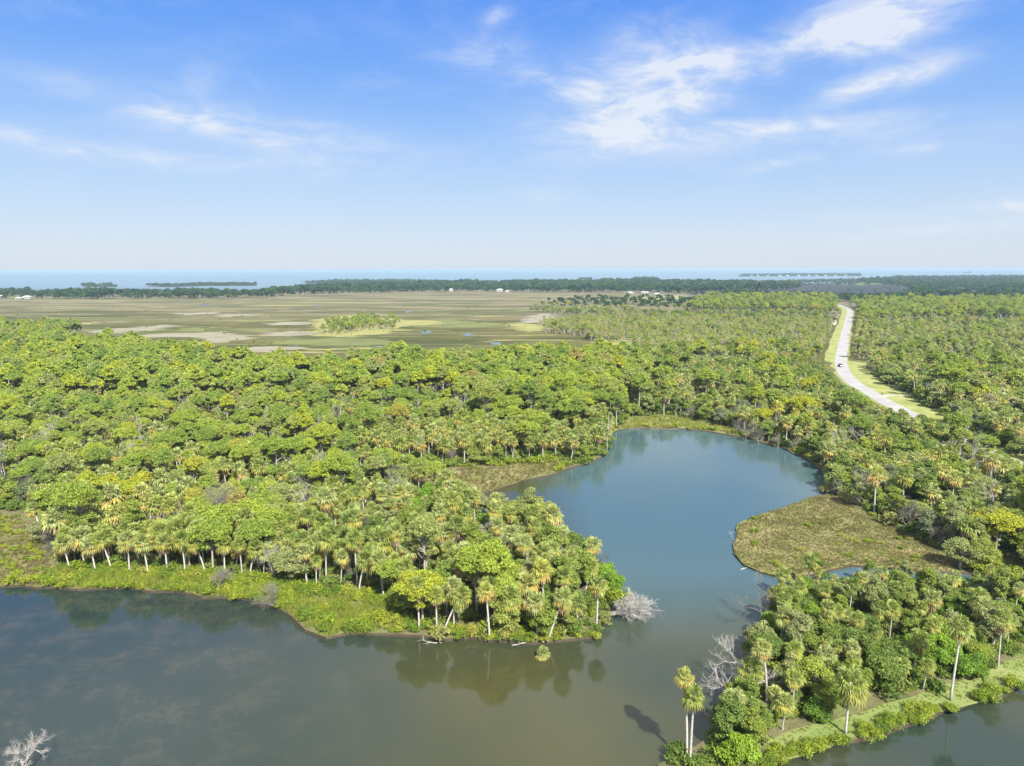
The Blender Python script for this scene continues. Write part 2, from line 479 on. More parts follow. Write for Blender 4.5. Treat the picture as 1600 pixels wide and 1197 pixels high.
def leaves(g, cen, rad, n, size, rg, mi=0, long=1.6, flat=0.5, lower=-0.35, shell=0.35):
    """n leaf-sized quads spread through an ellipsoid puff, denser on its upper shell"""
    d = rg.normal(size=(n, 3))
    d /= np.linalg.norm(d, axis=1)[:, None]
    d[:, 2] = np.where(d[:, 2] < lower, -d[:, 2] * 0.5, d[:, 2])
    r = shell + (1 - shell) * rg.random(n) ** 0.6 + np.abs(rg.normal(size=n)) * 0.10
    p = np.asarray(cen) + d * r[:, None] * np.asarray(rad)
    nm = d * flat + rg.normal(size=(n, 3)) * 0.55 + np.array([0, 0, 0.25])
    nm /= np.linalg.norm(nm, axis=1)[:, None]
    a = np.cross(nm, rg.normal(size=(n, 3)))
    a /= np.linalg.norm(a, axis=1)[:, None] + 1e-9
    b_ = np.cross(nm, a)
    s = size * (0.6 + 0.8 * rg.random(n))
    a *= (s * 0.5 * long)[:, None]
    b_ *= (s * 0.5)[:, None]
    v = np.stack([p - a, p - b_ * 0.9, p + a, p + b_ * 0.9], 1).reshape(-1, 3)
    f = [(4 * i, 4 * i + 1, 4 * i + 2, 4 * i + 3) for i in range(n)]
    g.add(v, f, mi)


# ------------------------------------------------------------------ plant prototypes (parts are Geo; index 0 trunk, 1 crown, 2 dry fronds)
def gen_pine(rg, H=13.0, CR=3.6, lod=0):
    nleaf, size = [(9000, 0.22), (5500, 0.28), (2400, 0.40), (110, 2.0)][lod]
    tr, cr = Geo(), Geo()
    lean = rg.normal(size=2) * 0.35
    top = np.array([lean[0], lean[1], H * 0.93])
    k = [7, 5, 4, 3][lod]
    pts = [(0, 0, -0.3), (lean[0] * 0.1, lean[1] * 0.15, H * 0.3), (lean[0] * 0.5, lean[1] * 0.4, H * 0.62), tuple(top)]
    tube(tr, pts, [0.20, 0.16, 0.11, 0.04], k)
    npuff = [30, 26, 18, 5][lod]
    pf = []
    for i in range(npuff):
        an = i * 2.4 + rg.random() * 0.8
        rr = CR * (0.12 + 0.80 * math.sqrt((i + 0.3) / npuff))
        hh = H * (0.93 - 0.24 * (rr / CR) ** 1.9 + rg.normal() * 0.02)
        c = np.array([lean[0] * 0.8 + rr * math.cos(an), lean[1] * 0.8 + rr * math.sin(an), hh])
        pf.append((c, CR * rg.uniform(0.27, 0.42)))
    for i in range(max(1, npuff // 5)):
        an = rg.random() * 6.28
        rr = CR * rg.uniform(0.4, 0.75)
        pf.append((np.array([rr * math.cos(an), rr * math.sin(an), H * rg.uniform(0.50, 0.64)]), CR * rg.uniform(0.2, 0.3)))
    for i in range([12, 9, 5, 0][lod]):
        an = rg.random() * 6.28
        z0 = H * rg.uniform(0.45, 0.8)
        L_ = CR * rg.uniform(0.6, 1.05)
        e_ = np.array([math.cos(an) * L_, math.sin(an) * L_, z0 + H * rg.uniform(0.02, 0.16)])
        tube(tr, [np.array([lean[0] * .4, lean[1] * .4, z0]), e_], [0.06 * (1 + lod * .4), 0.025 * (1 + lod * .6)], 3, cap=False)
    tot = sum(r_ ** 2 for _, r_ in pf)
    for c, r_ in pf:
        leaves(cr, c, (r_ * rg.uniform(.8, 1.2), r_ * rg.uniform(.8, 1.2), r_ * rg.uniform(.75, 1.05)), max(6, int(nleaf * r_ ** 2 / tot)), size, rg, long=1.9, flat=0.35, lower=-0.15)
        if lod < 2:
            st = np.array([0, 0, c[2] * rg.uniform(0.72, 0.85)])
            st[:2] = lean * 0.5
            mid = (st + c) / 2 + np.array([0, 0, -0.25])
            tube(tr, [st, mid, c], [0.085, 0.055, 0.02], 3, cap=False)
    return tr, cr


def gen_broad(rg, H=8.5, CR=3.8, lod=0, low=0.12):
    nleaf, size = [(9000, 0.22), (5000, 0.29), (2000, 0.44), (110, 2.2)][lod]
    tr, cr = Geo(), Geo()
    k = [7, 5, 4, 3][lod]
    tube(tr, [(0, 0, -0.3), (0.1, 0.05, H * 0.2), (0.2, -0.1, H * 0.45), (0.1, 0.0, H * 0.7)], [0.32, 0.25, 0.17, 0.06], k)
    npuff = [30, 22, 14, 5][lod]
    pf = []
    zc = H * (low + 1) / 2 * 0.9
    for i in range(npuff):
        d = rg.normal(size=3)
        d /= np.linalg.norm(d)
        d[2] = abs(d[2]) if rg.random() < 0.72 else -abs(d[2]) * 0.6
        q = rg.uniform(0.55, 0.86)
        q *= 1.0 + 0.22 * math.sin(3 * math.atan2(d[1], d[0]) + H * 7)
        c = np.array([d[0] * CR * q, d[1] * CR * q * 0.85, zc + d[2] * (H - zc) * q])
        pf.append((c, CR * rg.uniform(0.16, 0.44)))
    pf.append((np.array([0, 0, H * 0.72]), CR * 0.5))
    tot = sum(r_ ** 2 for _, r_ in pf)
    for c, r_ in pf:
        leaves(cr, c, (r_, r_, r_ * 0.75), max(6, int(nleaf * r_ ** 2 / tot)), size, rg, long=1.4, flat=0.5)
        if lod < 2:
            st = np.array([0.1, 0, H * rg.uniform(0.2, 0.5)])
            tube(tr, [st, (st + c) / 2 + rg.normal(size=3) * 0.2, c], [0.11, 0.07, 0.02], 3, cap=False)
    return tr, cr


def frond(g, base, az_, el_, pet, rad, rg, mi, nl=11, droop=0.35, fold=0.35):
    """a costapalmate fan leaf on a petiole"""
    d = np.array([math.cos(az_) * math.cos(el_), math.sin(az_) * math.cos(el_), math.sin(el_)])
    side = np.array([-math.sin(az_), math.cos(az_), 0.0])
    upv = np.cross(d, side) * -1
    tip = base + d * pet + np.array([0, 0, -0.10 * pet])
    # petiole
    w_ = side * 0.03
    g.add([base - w_, base + w_, tip + w_, tip - w_], [(0, 1, 2, 3)], mi)
    spread = 1.9
    vs, fs = [], []
    for i in range(nl):
        a = -spread + 2 * spread * i / (nl - 1)
        L = rad * (1.0 - 0.28 * (abs(a) / spread) ** 1.5) * rg.uniform(0.88, 1.1)
        dirv = d * math.cos(a) + side * math.sin(a)
        dirv = dirv + upv * fold * abs(math.sin(a)) * 0.6
        ha = spread / (nl - 1) * 0.80
        dl = d * math.cos(a - ha) + side * math.sin(a - ha) + upv * fold * abs(math.sin(a)) * 0.6
        dr = d * math.cos(a + ha) + side * math.sin(a + ha) + upv * fold * abs(math.sin(a)) * 0.6
        m_ = 0.62
        g0 = np.array([0, 0, -1.0])
        p0 = tip
        pl = tip + dl * L * m_ + g0 * droop * L * 0.22 + upv * (0.05 if i % 2 else -0.05)
        pr = tip + dr * L * m_ + g0 * droop * L * 0.22
        pt = tip + dirv * L + g0 * droop * L * 0.85
        n0 = len(vs)
        vs += [p0, pl, pt, pr]
        fs.append((n0, n0 + 1, n0 + 2, n0 + 3))
    g.add(vs, fs, mi)


def gen_palm(rg, H=8.0, lod=0, lean=None, dry=1.0, crown=1.0, curve=0.0):
    nf, nl = [(34, 11), (24, 8), (15, 5), (8, 3)][lod]
    tr, cr, dr = Geo(), Geo(), Geo()
    if lean is None:
        lean = rg.normal(size=2) * 0.5
    lx, ly = lean
    k = [8, 6, 4, 3][lod]
    n = [6, 4, 2, 1][lod]
    pts, rad = [], []
    for i in range(n + 1):
        s = i / n
        e = s ** (1.0 + curve)
        pts.append((lx * e, ly * e, -0.3 + (H + 0.3) * s))
        rad.append(0.150 - 0.035 * s + (0.05 if i == 0 else 0))
    tube(tr, pts, rad, k)
    b0 = np.array([lx, ly, H])
    pet0, rad0 = 0.98 * crown, 1.02 * crown
    fat = [1, 1.05, 1.2, 1.5][lod]
    for i in range(nf):
        s = (i + 0.5) / nf
        az_ = i * 2.39996 + rg.normal() * 0.15
        el_ = R(84 - 118 * s ** 0.9 + rg.normal() * 7)
        frond(cr, b0 + np.array([0, 0, 0.1 - 0.3 * s]), az_, el_, pet0 * rg.uniform(0.65, 1.15), rad0 * rg.uniform(0.8, 1.12) * fat, rg, 1 if (s > 0.62 and rg.random() < 0.55) else 0, nl, droop=0.30 + 0.5 * s)
    ndry = int([13, 9, 5, 2][lod] * dry)
    for i in range(ndry):
        az_ = i * 2.39996 + 1.0 + rg.normal() * 0.3
        el_ = R(rg.uniform(-78, -38))
        frond(dr, b0 + np.array([0, 0, -0.25 - 0.3 * rg.random()]), az_, el_, pet0 * rg.uniform(0.6, 0.9), rad0 * rg.uniform(0.6, 0.9) * fat, rg, 0, max(3, nl - 2), droop=0.8, fold=0.8)
    return tr, cr, dr


def gen_shrub(rg, H=1.6, CR=1.5, lod=0):
    nleaf, size = [(900, 0.17), (420, 0.28), (150, 0.5), (40, 1.0)][lod]
    g = Geo()
    npuff = [10, 7, 5, 3][lod]
    for i in range(npuff):
        an = rg.random() * 6.28
        q = math.sqrt(rg.random()) * 0.72
        r_ = CR * rg.uniform(0.35, 0.55)
        c = np.array([math.cos(an) * CR * q, math.sin(an) * CR * q, H * rg.uniform(0.25, 0.72) * (1 - 0.3 * q)])
        leaves(g, c, (r_, r_, r_ * 0.75), nleaf // npuff, size, rg, long=1.5, flat=0.45)
    return g


def gen_bare(rg, L=5.0, lean=(0, 0, 1), levels=4, spread=0.75, r0=0.14, k=5, nb=4, upbias=0.15, trunkfrac=0.45):
    """leafless branching tree"""
    g = Geo()

    def rec(p, d, ln, r_, lv):
        segs = 3
        pts = [p]
        dd = Vector(d).normalized()
        q = Vector(p)
        for i in range(segs):
            dd = (dd + Vector(rg.normal(size=3)) * 0.13 + Vector((0, 0, upbias * 0.25))).normalized()
            q = q + dd * ln / segs
            pts.append(q.copy())
        rr = [r_ * (1 - 0.5 * i / segs) for i in range(segs + 1)]
        tube(g, pts, rr, k if lv == levels else (4 if lv > 1 else 3), cap=False)
        if lv <= 0:
            return
        n = nb if lv > 1 else nb + 1
        for i in range(n):
            s = rg.uniform(0.35, 1.0) if i else 1.0
            idx = min(segs - 1, int(s * segs))
            pp = pts[idx].lerp(pts[idx + 1], s * segs - idx)
            nd = (dd + Vector(rg.normal(size=3)) * spread + Vector((0, 0, upbias))).normalized()
            rec(pp, nd, ln * rg.uniform(0.5, 0.78), r_ * 0.52, lv - 1)
    rec(Vector((0, 0, -0.2)), Vector(lean), L * trunkfrac, r0, levels)
    return g


def gen_tuft(rg, H=0.9, W=0.45, n=16, bw=0.05):
    g = Geo()
    vs, fs = [], []
    for i in range(n):
        a = rg.random() * 6.28
        q = rg.random() * W * 0.6
        b_ = np.array([math.cos(a) * q, math.sin(a) * q, 0])
        h = H * rg.uniform(0.6, 1.1)
        ln = rg.normal(size=2) * 0.3 * H
        sd = np.array([-math.sin(a), math.cos(a), 0]) * bw
        t_ = b_ + np.array([ln[0], ln[1], h])
        n0 = len(vs)
        vs += [b_ - sd, b_ + sd, t_]
        fs.append((n0, n0 + 1, n0 + 2))
    g.add(vs, fs)
    return g


# proto tables: KIND -> lod -> list of (parts list of (name, mesh), joined mesh)
PROTO = {}


def proto(kind, parts_fn, part_names, mats, n, lods, smooth_trunk=True):
    PROTO[kind] = {}
    for lod in lods:
        lst = []
        for i in range(n):
            rg = np.random.default_rng(hash((len(kind), lod, i, sum(map(ord, kind)))) % 100000)
            parts = parts_fn(rg, lod)
            if isinstance(parts, Geo):
                parts = (parts,)
            ent = {'parts': [], 'joined': None}
            if lod == 0:
                for nm, g, mt in zip(part_names, parts, mats):
                    ent['parts'].append((nm, g.mesh(nm, mt if isinstance(mt, list) else [mt])))
            j = Geo()
            off = 0
            for g, mt in zip(parts, mats):
                j.merge(g, off)
                off += len(mt) if isinstance(mt, list) else 1
            ent['joined'] = j.mesh(kind, sum([mt if isinstance(mt, list) else [mt] for mt in mats], []))
            lst.append(ent)
        PROTO[kind][lod] = lst


proto('pine_tree', lambda rg, l: gen_pine(rg, rg.uniform(9.5, 13.5), rg.uniform(2.1, 3.7), l), ('trunk', 'crown'), (MT['pinebark'], MT['pine']), 9, (0, 1, 2))
proto('broadleaf_tree', lambda rg, l: gen_broad(rg, rg.uniform(5.5, 8.5), rg.uniform(2.1, 3.5), l), ('trunk', 'crown'), (MT['bark'], MT['broad']), 9, (0, 1, 2))
proto('bright_tree', lambda rg, l: gen_broad(rg, rg.uniform(4.0, 5.5), rg.uniform(2.4, 3.2), l, low=0.1), ('trunk', 'crown'), (MT['bark'], MT['broadbright']), 4, (0,))
proto('silver_tree', lambda rg, l: gen_broad(rg, rg.uniform(5, 7), rg.uniform(2.4, 3.3), l, low=0.15), ('trunk', 'crown'), (MT['dead'], MT['silver']), 3, (0, 1))
proto('cabbage_palm', lambda rg, l: gen_palm(rg, rg.uniform(4.6, 8.6), l, dry=rg.uniform(0.3, 1.8), crown=rg.uniform(0.9, 1.35)), ('trunk', 'crown', 'dead_fronds'), (MT['palmbark'], [MT['palm'], MT['palmyellow']], MT['palmdry']), 12, (0, 1, 2))
proto('shrub', lambda rg, l: gen_shrub(rg, rg.uniform(1.3, 2.2), rg.uniform(1.2, 1.9), l), ('foliage',), (MT['shrub'],), 5, (0, 1, 2))
proto('understory', lambda rg, l: gen_shrub(rg, rg.uniform(1.6, 3.0), rg.uniform(1.6, 2.4), l), ('foliage',), (MT['under'],), 4, (1, 2))
proto('dead_tree', lambda rg, l: gen_bare(rg, rg.uniform(9, 12), levels=[4, 3][l], r0=0.15, nb=4, spread=0.6), ('branches',), (MT['dead'],), 5, (0, 1))
proto('grey_bush', lambda rg, l: gen_bare(rg, rg.uniform(3.4, 4.6), levels=[4, 3][l], r0=0.09, nb=[5, 6][l], spread=1.0, upbias=0.3, trunkfrac=0.42), ('branches',), (MT['deadtwig'],), 4, (0, 1))


def far_mesh(rg, H, CR, mats, kind):
    tr, cr = (gen_pine if kind == 'pine' else gen_broad)(rg, H, CR, 3)
    j = Geo()
    j.merge(tr, 0)
    j.merge(cr, 1)
    return {'parts': [], 'joined': j.mesh('far_tree', mats)}


PROTO['far_pine'] = {3: [far_mesh(np.random.default_rng(500 + i), 12, 4.5, [MT['pinebark'], MT['pinefar']], 'pine') for i in range(4)]}
PROTO['far_broad'] = {3: [far_mesh(np.random.default_rng(520 + i), 8, 5, [MT['bark'], MT['pinefar']], 'broad') for i in range(3)]}


def snag(rg):
    g = Geo()
    tube(g, [(0, 0, -.3), (rg.normal() * .2, 0, 3), (rg.normal() * .4, rg.normal() * .4, rg.uniform(5, 8))], [0.22, 0.18, 0.12], 4)
    return {'parts': [], 'joined': g.mesh('snag', [MT['dead']])}


PROTO['snag'] = {2: [snag(np.random.default_rng(540 + i)) for i in range(4)]}


def tuftp(i, mt, H, W, n, bw):
    return {'parts': [], 'joined': gen_tuft(np.random.default_rng(560 + i), H, W, n, bw).mesh('tuft', [mt])}


PROTO['grass'] = {0: [tuftp(i, MT['grass'], 0.8, 0.5, 22, 0.035) for i in range(5)]}
PROTO['greengrass'] = {0: [tuftp(i + 9, MT['grassgreen'], 1.3, 0.7, 26, 0.04) for i in range(5)]}


# ------------------------------------------------------------------ polygons (ground outlines read off the photograph, then kept in metres)
def inpoly(x, y, poly):
    c = False
    n = len(poly)
    j = n - 1
    for i in range(n):
        xi, yi = poly[i]
        xj, yj = poly[j]
        if (yi > y) != (yj > y) and x < (xj - xi) * (y - yi) / (yj - yi) + xi:
            c = not c
        j = i
    return c


def world_poly(px_pts, step=3.0, jit=0.6, seed=0, maxn=60, closed=True):
    """pixel outline -> metres, subdivided and roughened like a natural edge"""
    P = [at(x, y) for x, y in px_pts]
    res = []
    n = len(P)
    for i in range(n if closed else n - 1):
        a, b_ = P[i], P[(i + 1) % n]
        L = (b_ - a).length
        dmid = ((a + b_) / 2).length
        st = max(step, dmid * 0.012)
        k = max(1, min(maxn, int(L / st)))
        tdir = (b_ - a).normalized() if L > 0 else Vector((1, 0, 0))
        nr = Vector((-tdir.y, tdir.x, 0))
        for q in range(k):
            p = a.lerp(b_, q / k)
            j = noise.noise(Vector((p.x, p.y, seed)) / (st * 2.2)) * 2.0 * jit * (st / step)
            j += noise.noise(Vector((p.x, p.y, seed + 7)) / (st * 0.8)) * 0.8 * jit * (st / step)
            res.append(p + nr * j)
    return res


def sheet(name, pts, z, mat, skirt=0.0, label=None, kind='structure'):
    """flat ground sheet from an outline, its rim sloping down when skirt > 0"""
    v2 = [Vector((p.x, p.y, 0)) for p in pts]
    tris = geometry.tessellate_polygon([v2])
    area = sum(v2[i].x * v2[(i + 1) % len(v2)].y - v2[(i + 1) % len(v2)].x * v2[i].y for i in range(len(v2)))
    sgn = 1 if area > 0 else -1
    g = Geo()
    n = len(v2)
    verts = [(p.x, p.y, z) for p in v2]
    fs = []
    for tr in tris:
        a, b_, c = tr
        cr = (v2[b_] - v2[a]).cross(v2[c] - v2[a]).z
        fs.append((a, b_, c) if cr > 0 else (a, c, b_))
    if skirt > 0:
        for i in range(n):
            t_ = (v2[(i + 1) % n] - v2[i - 1]).normalized()
            o = Vector((t_.y, -t_.x, 0)) * sgn
            verts.append((v2[i].x + o.x * skirt, v2[i].y + o.y * skirt, -0.6))
        for i in range(n):
            j = (i + 1) % n
            q = (i, i + n, j + n, j)
            fs.append(q if sgn > 0 else tuple(reversed(q)))
    g.add(verts, fs)
    me = g.mesh(name, [mat] + ([MT['mud']] if skirt > 0 else []))
    if skirt > 0:
        me.polygons.foreach_set('material_index', [0] * len(tris) + [1] * n)
    o = link(name, me)
    tag(o, label=label, kind=kind)
    return o


SHORE_S = [(-260, 905), (-120, 912), (0, 918), (60, 919), (150, 922), (240, 924), (300, 930), (345, 936), (400, 941), (430, 952), (455, 965), (480, 986), (510, 999), (545, 993), (600, 988), (645, 992), (700, 998), (760, 1003), (830, 1005), (900, 1004), (935, 996), (950, 970)]
SHORE_E = [(957, 935), (948, 905), (925, 880), (895, 858), (860, 838), (815, 822), (770, 810), (735, 800), (715, 785), (735, 773), (773, 769), (817, 752), (867, 741), (894, 731), (925, 722), (945, 708), (950, 690), (955, 679), (970, 672), (1000, 670), (1060, 671), (1110, 675), (1160, 684), (1210, 697), (1250, 712), (1285, 735), (1302, 757), (1290, 773)]
CAPE_SH = [(1270, 778), (1230, 793), (1185, 806), (1155, 822), (1148, 845), (1147, 868), (1163, 885), (1190, 897), (1222, 905), (1258, 899), (1292, 892), (1335, 886), (1400, 892), (1450, 896), (1500, 898), (1600, 900), (1800, 905)]
FAR = [(2600, 700), (3400, 470), (2400, 431), (1600, 432), (1420, 433), (1330, 434), (1250, 437), (1100, 440), (1000, 440), (830, 442), (700, 444), (560, 446), (470, 450), (440, 455), (400, 459), (250, 461), (100, 462), (0, 463), (-500, 464), (-1600, 470), (-1400, 700), (-600, 900)]
LAND = SHORE_S + SHORE_E + CAPE_SH + FAR
LANDB = [(1222, 922), (1260, 914), (1310, 908), (1400, 908), (1500, 912), (1600, 916), (1800, 925), (2000, 980), (1750, 1010), (1600, 1072), (1560, 1087), (1480, 1116), (1400, 1140), (1322, 1163), (1255, 1182), (1215, 1192), (1190, 1215), (1040, 1235), (1028, 1200), (1060, 1186), (1092, 1170), (1120, 1140), (1150, 1108), (1180, 1068), (1192, 1010), (1200, 960)]

# water: one sheet to the horizon
g = Geo()
g.add([(-60000, -400, 0), (60000, -400, 0), (60000, 45000, 0), (-60000, 45000, 0)], [(0, 1, 2, 3)])
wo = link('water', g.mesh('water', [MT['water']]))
tag(wo, 'calm dark lagoon water opening far off into the pale blue sea', kind='structure')

land_w = world_poly(LAND, 2.5, 0.55, 1)
sheet('ground', land_w, 0.35, MT['ground'], 0.35, 'flat wooded and marshy land around the lagoon')
landb_w = world_poly(LANDB, 2.0, 0.45, 2)
sheet('ground_spit', landb_w, 0.35, MT['ground'], 0.35, 'wooded strip of land between the lagoon and the canal')

CAPE = CAPE_SH[:14] + [(1495, 893), (1470, 868), (1440, 848), (1400, 826), (1360, 806), (1322, 790), (1300, 776)]
INLET = [(600, 742), (640, 730), (700, 735), (760, 728), (830, 726), (880, 722), (897, 729), (867, 740), (817, 751), (773, 768), (738, 772), (715, 783), (690, 770), (640, 755)]
LMARSH = [(-260, 906), (-120, 912), (0, 917), (60, 918), (85, 905), (72, 870), (60, 835), (30, 812), (-10, 800), (-200, 790)]
FRINGE = [(85, 895), (200, 896), (330, 903), (430, 918), (500, 930), (560, 930), (610, 945), (640, 978), (645, 991), (600, 987), (545, 992), (510, 998), (480, 985), (455, 964), (430, 951), (400, 940), (345, 935), (300, 929), (240, 923), (150, 921), (85, 918)]
NGRASS = [(953, 678), (985, 655), (1040, 650), (1100, 660), (1150, 672), (1162, 684), (1110, 674), (1060, 670), (1000, 669), (970, 671)]
LAWN = [(1195, 1208), (1255, 1180), (1322, 1161), (1400, 1138), (1480, 1114), (1560, 1085), (1600, 1070), (1700, 1030), (1690, 994), (1600, 1029), (1520, 1060), (1450, 1083), (1380, 1103), (1330, 1118), (1285, 1131), (1210, 1158), (1150, 1186)]
sheet('grassland', world_poly(CAPE, 2.5, 0.4, 3), 0.357, MT['bankgrass'], label='low brown marsh grass ground of the rounded cape in the lagoon')
sheet('grassland', world_poly(INLET, 3, 0.6, 4), 0.357, MT['bankgrass'], label='strip of brown green marsh grass along the narrow inlet')
sheet('grassland', world_poly(LMARSH, 3, 0.6, 5), 0.357, MT['bankgrass'], label='brown marsh grass at the left edge above the lagoon')
sheet('grassland', world_poly(NGRASS, 3, 0.6, 6), 0.357, MT['bankgrass'], label='thin grass bank along the far shore of the round lagoon')
sheet('grassland', world_poly(LAWN, 2.5, 0.4, 7), 0.357, MT['lawn'], label='mown bright green grass path along the canal bank')

# marsh patches
patches = [
    ('mudflat', [(140, 518), (200, 513), (270, 508), (272, 511), (230, 517), (190, 521), (145, 523)]),
    ('mudflat', [(209, 525), (263, 521), (304, 521), (351, 518), (358, 524), (398, 525), (395, 529), (358, 533), (327, 538), (314, 532), (297, 528), (216, 528)]),
    ('mudflat', [(150, 528), (209, 528), (209, 533), (182, 538), (150, 538)]),
    ('mudflat', [(375, 545), (405, 542), (486, 543), (486, 546), (439, 549), (405, 551), (375, 550)]),
    ('yellowmarsh', [(395, 562), (430, 559), (490, 562), (493, 568), (470, 576), (420, 574), (395, 568)]),
    ('mudflat', [(412, 523), (450, 518), (490, 518), (493, 524), (450, 526), (415, 526)]),
    ('mudflat', [(415, 507), (450, 503), (490, 504), (488, 508), (430, 509)]),
    ('mudflat', [(270, 491), (340, 488), (345, 491), (275, 494)]),
    ('mudflat', [(340, 493), (405, 490), (405, 494), (345, 496)]),
    ('yellowmarsh', [(120, 506), (155, 504), (150, 508), (120, 509)]),
    ('greenmarsh', [(253, 516), (300, 512), (327, 514), (315, 519), (255, 519)]),
    ('yellowmarsh', [(797, 506), (817, 505), (849, 508), (849, 521), (817, 518), (800, 513)]),
    ('mudflat', [(823, 494), (867, 490), (872, 498), (850, 506), (817, 505)]),
    ('yellowmarsh', [(490, 526), (530, 528), (611, 521), (631, 511), (689, 506), (685, 502), (620, 500), (560, 492), (495, 500)]),
    ('yellowmarsh', [(930, 536), (1000, 528), (1090, 532), (1100, 540), (1010, 548), (950, 545)]),
    ('greenmarsh', [(560, 500), (700, 500), (790, 507), (780, 513), (650, 512)]),
    ('greenmarsh', [(420, 533), (560, 528), (640, 536), (560, 542), (430, 538)]),
    ('yellowmarsh', [(960, 465), (1060, 463), (1090, 466), (1000, 471)]),
    ('darkmarsh', [(1080, 462), (1090, 447), (1120, 441.5), (1330, 436), (1420, 434.6), (2200, 433.4), (2200, 474), (1450, 474), (1390, 467), (1250, 464)]),
    ('greenmarsh', [(1300, 444), (1340, 441), (1390, 441), (1400, 443), (1350, 446)]),
]
names = {'mudflat': ('mudflat', 'pale bare mud flat in the marsh'), 'yellowmarsh': ('marsh', 'yellowish grass patch in the marsh'),
         'greenmarsh': ('marsh', 'fresh green patch in the marsh'), 'darkmarsh': ('marsh', 'dark wet marsh in the distance')}
def finger(pts, ax=26.0, ay=3.0):
    r_ = []
    n_ = len(pts)
    for i in range(n_):
        a, b_ = pts[i], pts[(i + 1) % n_]
        for q in range(3):
            p = a.lerp(b_, q / 3)
            f = min(1.0, p.y / 700.0)
            dx = noise.noise(Vector((p.x / 90.0, p.y / 7.0, 4))) * ax * f
            dy = noise.noise(Vector((p.x / 14.0, p.y / 14.0, 8))) * ay * f
            r_.append(Vector((p.x + dx, p.y + dy, 0)))
    return r_


for i, (mt, poly) in enumerate(patches):
    sheet(names[mt][0], finger(world_poly(poly, 3, 1.1, 20 + i)), 0.38 + 0.012 * (i % 7), MT[mt], label=names[mt][1])
# irregular streaks of other growth all over the marsh, one sheet per colour
for ci, mt in enumerate(('greenmarsh', 'yellowmarsh', 'mudflat', 'olivemarsh', 'olivemarsh')):
    g = Geo()
    for k_ in range(70):
        py = 468 + 95 * rng.random() ** 1.3
        px_ = rng.uniform(-60, 1000 if py < 490 else 850)
        c_ = at(px_, py)
        L_, W_ = rng.uniform(10, 60) * c_.y / 600, rng.uniform(2.0, 7.5) * c_.y / 600
        if mt == 'mudflat':
            L_, W_ = L_ * .5, W_ * .5
        n_ = 26
        ph = rng.random() * 100
        vs = []
        for q in range(n_):
            a = 2 * math.pi * q / n_
            rr = 0.65 + 0.75 * noise.noise(Vector((math.cos(a) * 1.6 + ph, math.sin(a) * 1.6, ph)))
            vs.append((c_.x + L_ * rr * math.cos(a), c_.y + W_ * rr * math.sin(a) + 0.12 * L_ * rr * math.cos(a) * math.sin(ph), 0.365 + 0.0011 * (k_ % 11) + 0.0003 * ci))
        vs.append((c_.x, c_.y, vs[0][2]))
        g.add(vs, [(q, (q + 1) % n_, n_) for q in range(n_)])
    tag(link('marsh', g.mesh('marsh', [MT[mt]])), 'scattered streaks of growth on the open marsh', kind='structure')
# ponds: thin sheets of water lying in the marsh
ponds = [[(655, 519), (672, 518), (676, 521), (662, 523)], [(722, 523), (735, 521), (739, 525), (727, 527)], [(764, 537), (778, 535), (782, 539), (770, 541)],
         [(882, 547), (892, 545), (895, 548), (885, 550)], [(909, 556), (918, 554), (921, 557), (912, 559)], [(584, 543), (596, 541), (596, 544), (586, 546)],
         [(487, 475.6), (497, 475), (497, 477), (487, 477.4)], [(314, 476.5), (322, 476), (322, 478), (314, 478)], [(636, 487), (644, 486), (645, 488), (637, 489)],
         [(250, 455), (290, 452.4), (370, 451.5), (372, 454), (300, 457)], [(440, 448.5), (470, 446.5), (495, 446), (490, 448.5), (450, 450)],
         [(600, 443), (640, 441.5), (676, 440.6), (672, 442.6), (620, 444)],
         [(1222, 443), (1260, 441), (1310, 440.5), (1300, 443), (1240, 444.5)], [(1180, 436.5), (1290, 434.5), (1360, 433.8), (1340, 435.2), (1200, 438)]]
for i, poly in enumerate(ponds):
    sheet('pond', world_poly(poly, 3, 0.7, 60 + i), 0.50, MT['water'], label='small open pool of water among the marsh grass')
# low islands and spits at sea
isles = [[(127, 449.5), (145, 449), (145, 448), (130, 447.8)], [(160, 448.5), (175, 448.3), (174, 447), (161, 447)], [(130, 452), (183, 451), (183, 449.7), (140, 450)],
         [(226, 449), (265, 450.5), (320, 448), (400, 447), (400, 444.5), (330, 444.5), (260, 447)],
         [(470, 442), (520, 438.5), (640, 438), (700, 440), (690, 444), (560, 445)], [(903, 436.6), (925, 436.6), (924, 435.4), (905, 435.4)],
         [(1155, 432.2), (1240, 431.6), (1345, 431.6), (1345, 428.7), (1240, 428.7), (1160, 430)], [(1506, 426.6), (1517, 426.6), (1517, 425.4), (1507, 425.4)],
         [(985, 441), (1030, 441), (1028, 438), (990, 438)]]
isl_w = [world_poly(p, 3, 0.4, 80 + i) for i, p in enumerate(isles)]
for i, p in enumerate(isl_w):
    sheet('islet', p, 0.6, MT['darkmarsh'], 4.0, label='low wooded islet lying off the coast')


# ------------------------------------------------------------------ road with verges
ROADPX = [(1306, 476.5), (1312, 477.8), (1321, 481), (1328, 487), (1324, 507), (1319.5, 529), (1315, 553), (1314, 569), (1319.5, 584), (1333, 599), (1353, 611), (1369, 621), (1388, 632), (1412, 644), (1436, 657), (1463, 671), (1493, 686), (1560, 718), (1650, 760), (1800, 820)]
RW = [at(x, y) for x, y in ROADPX]


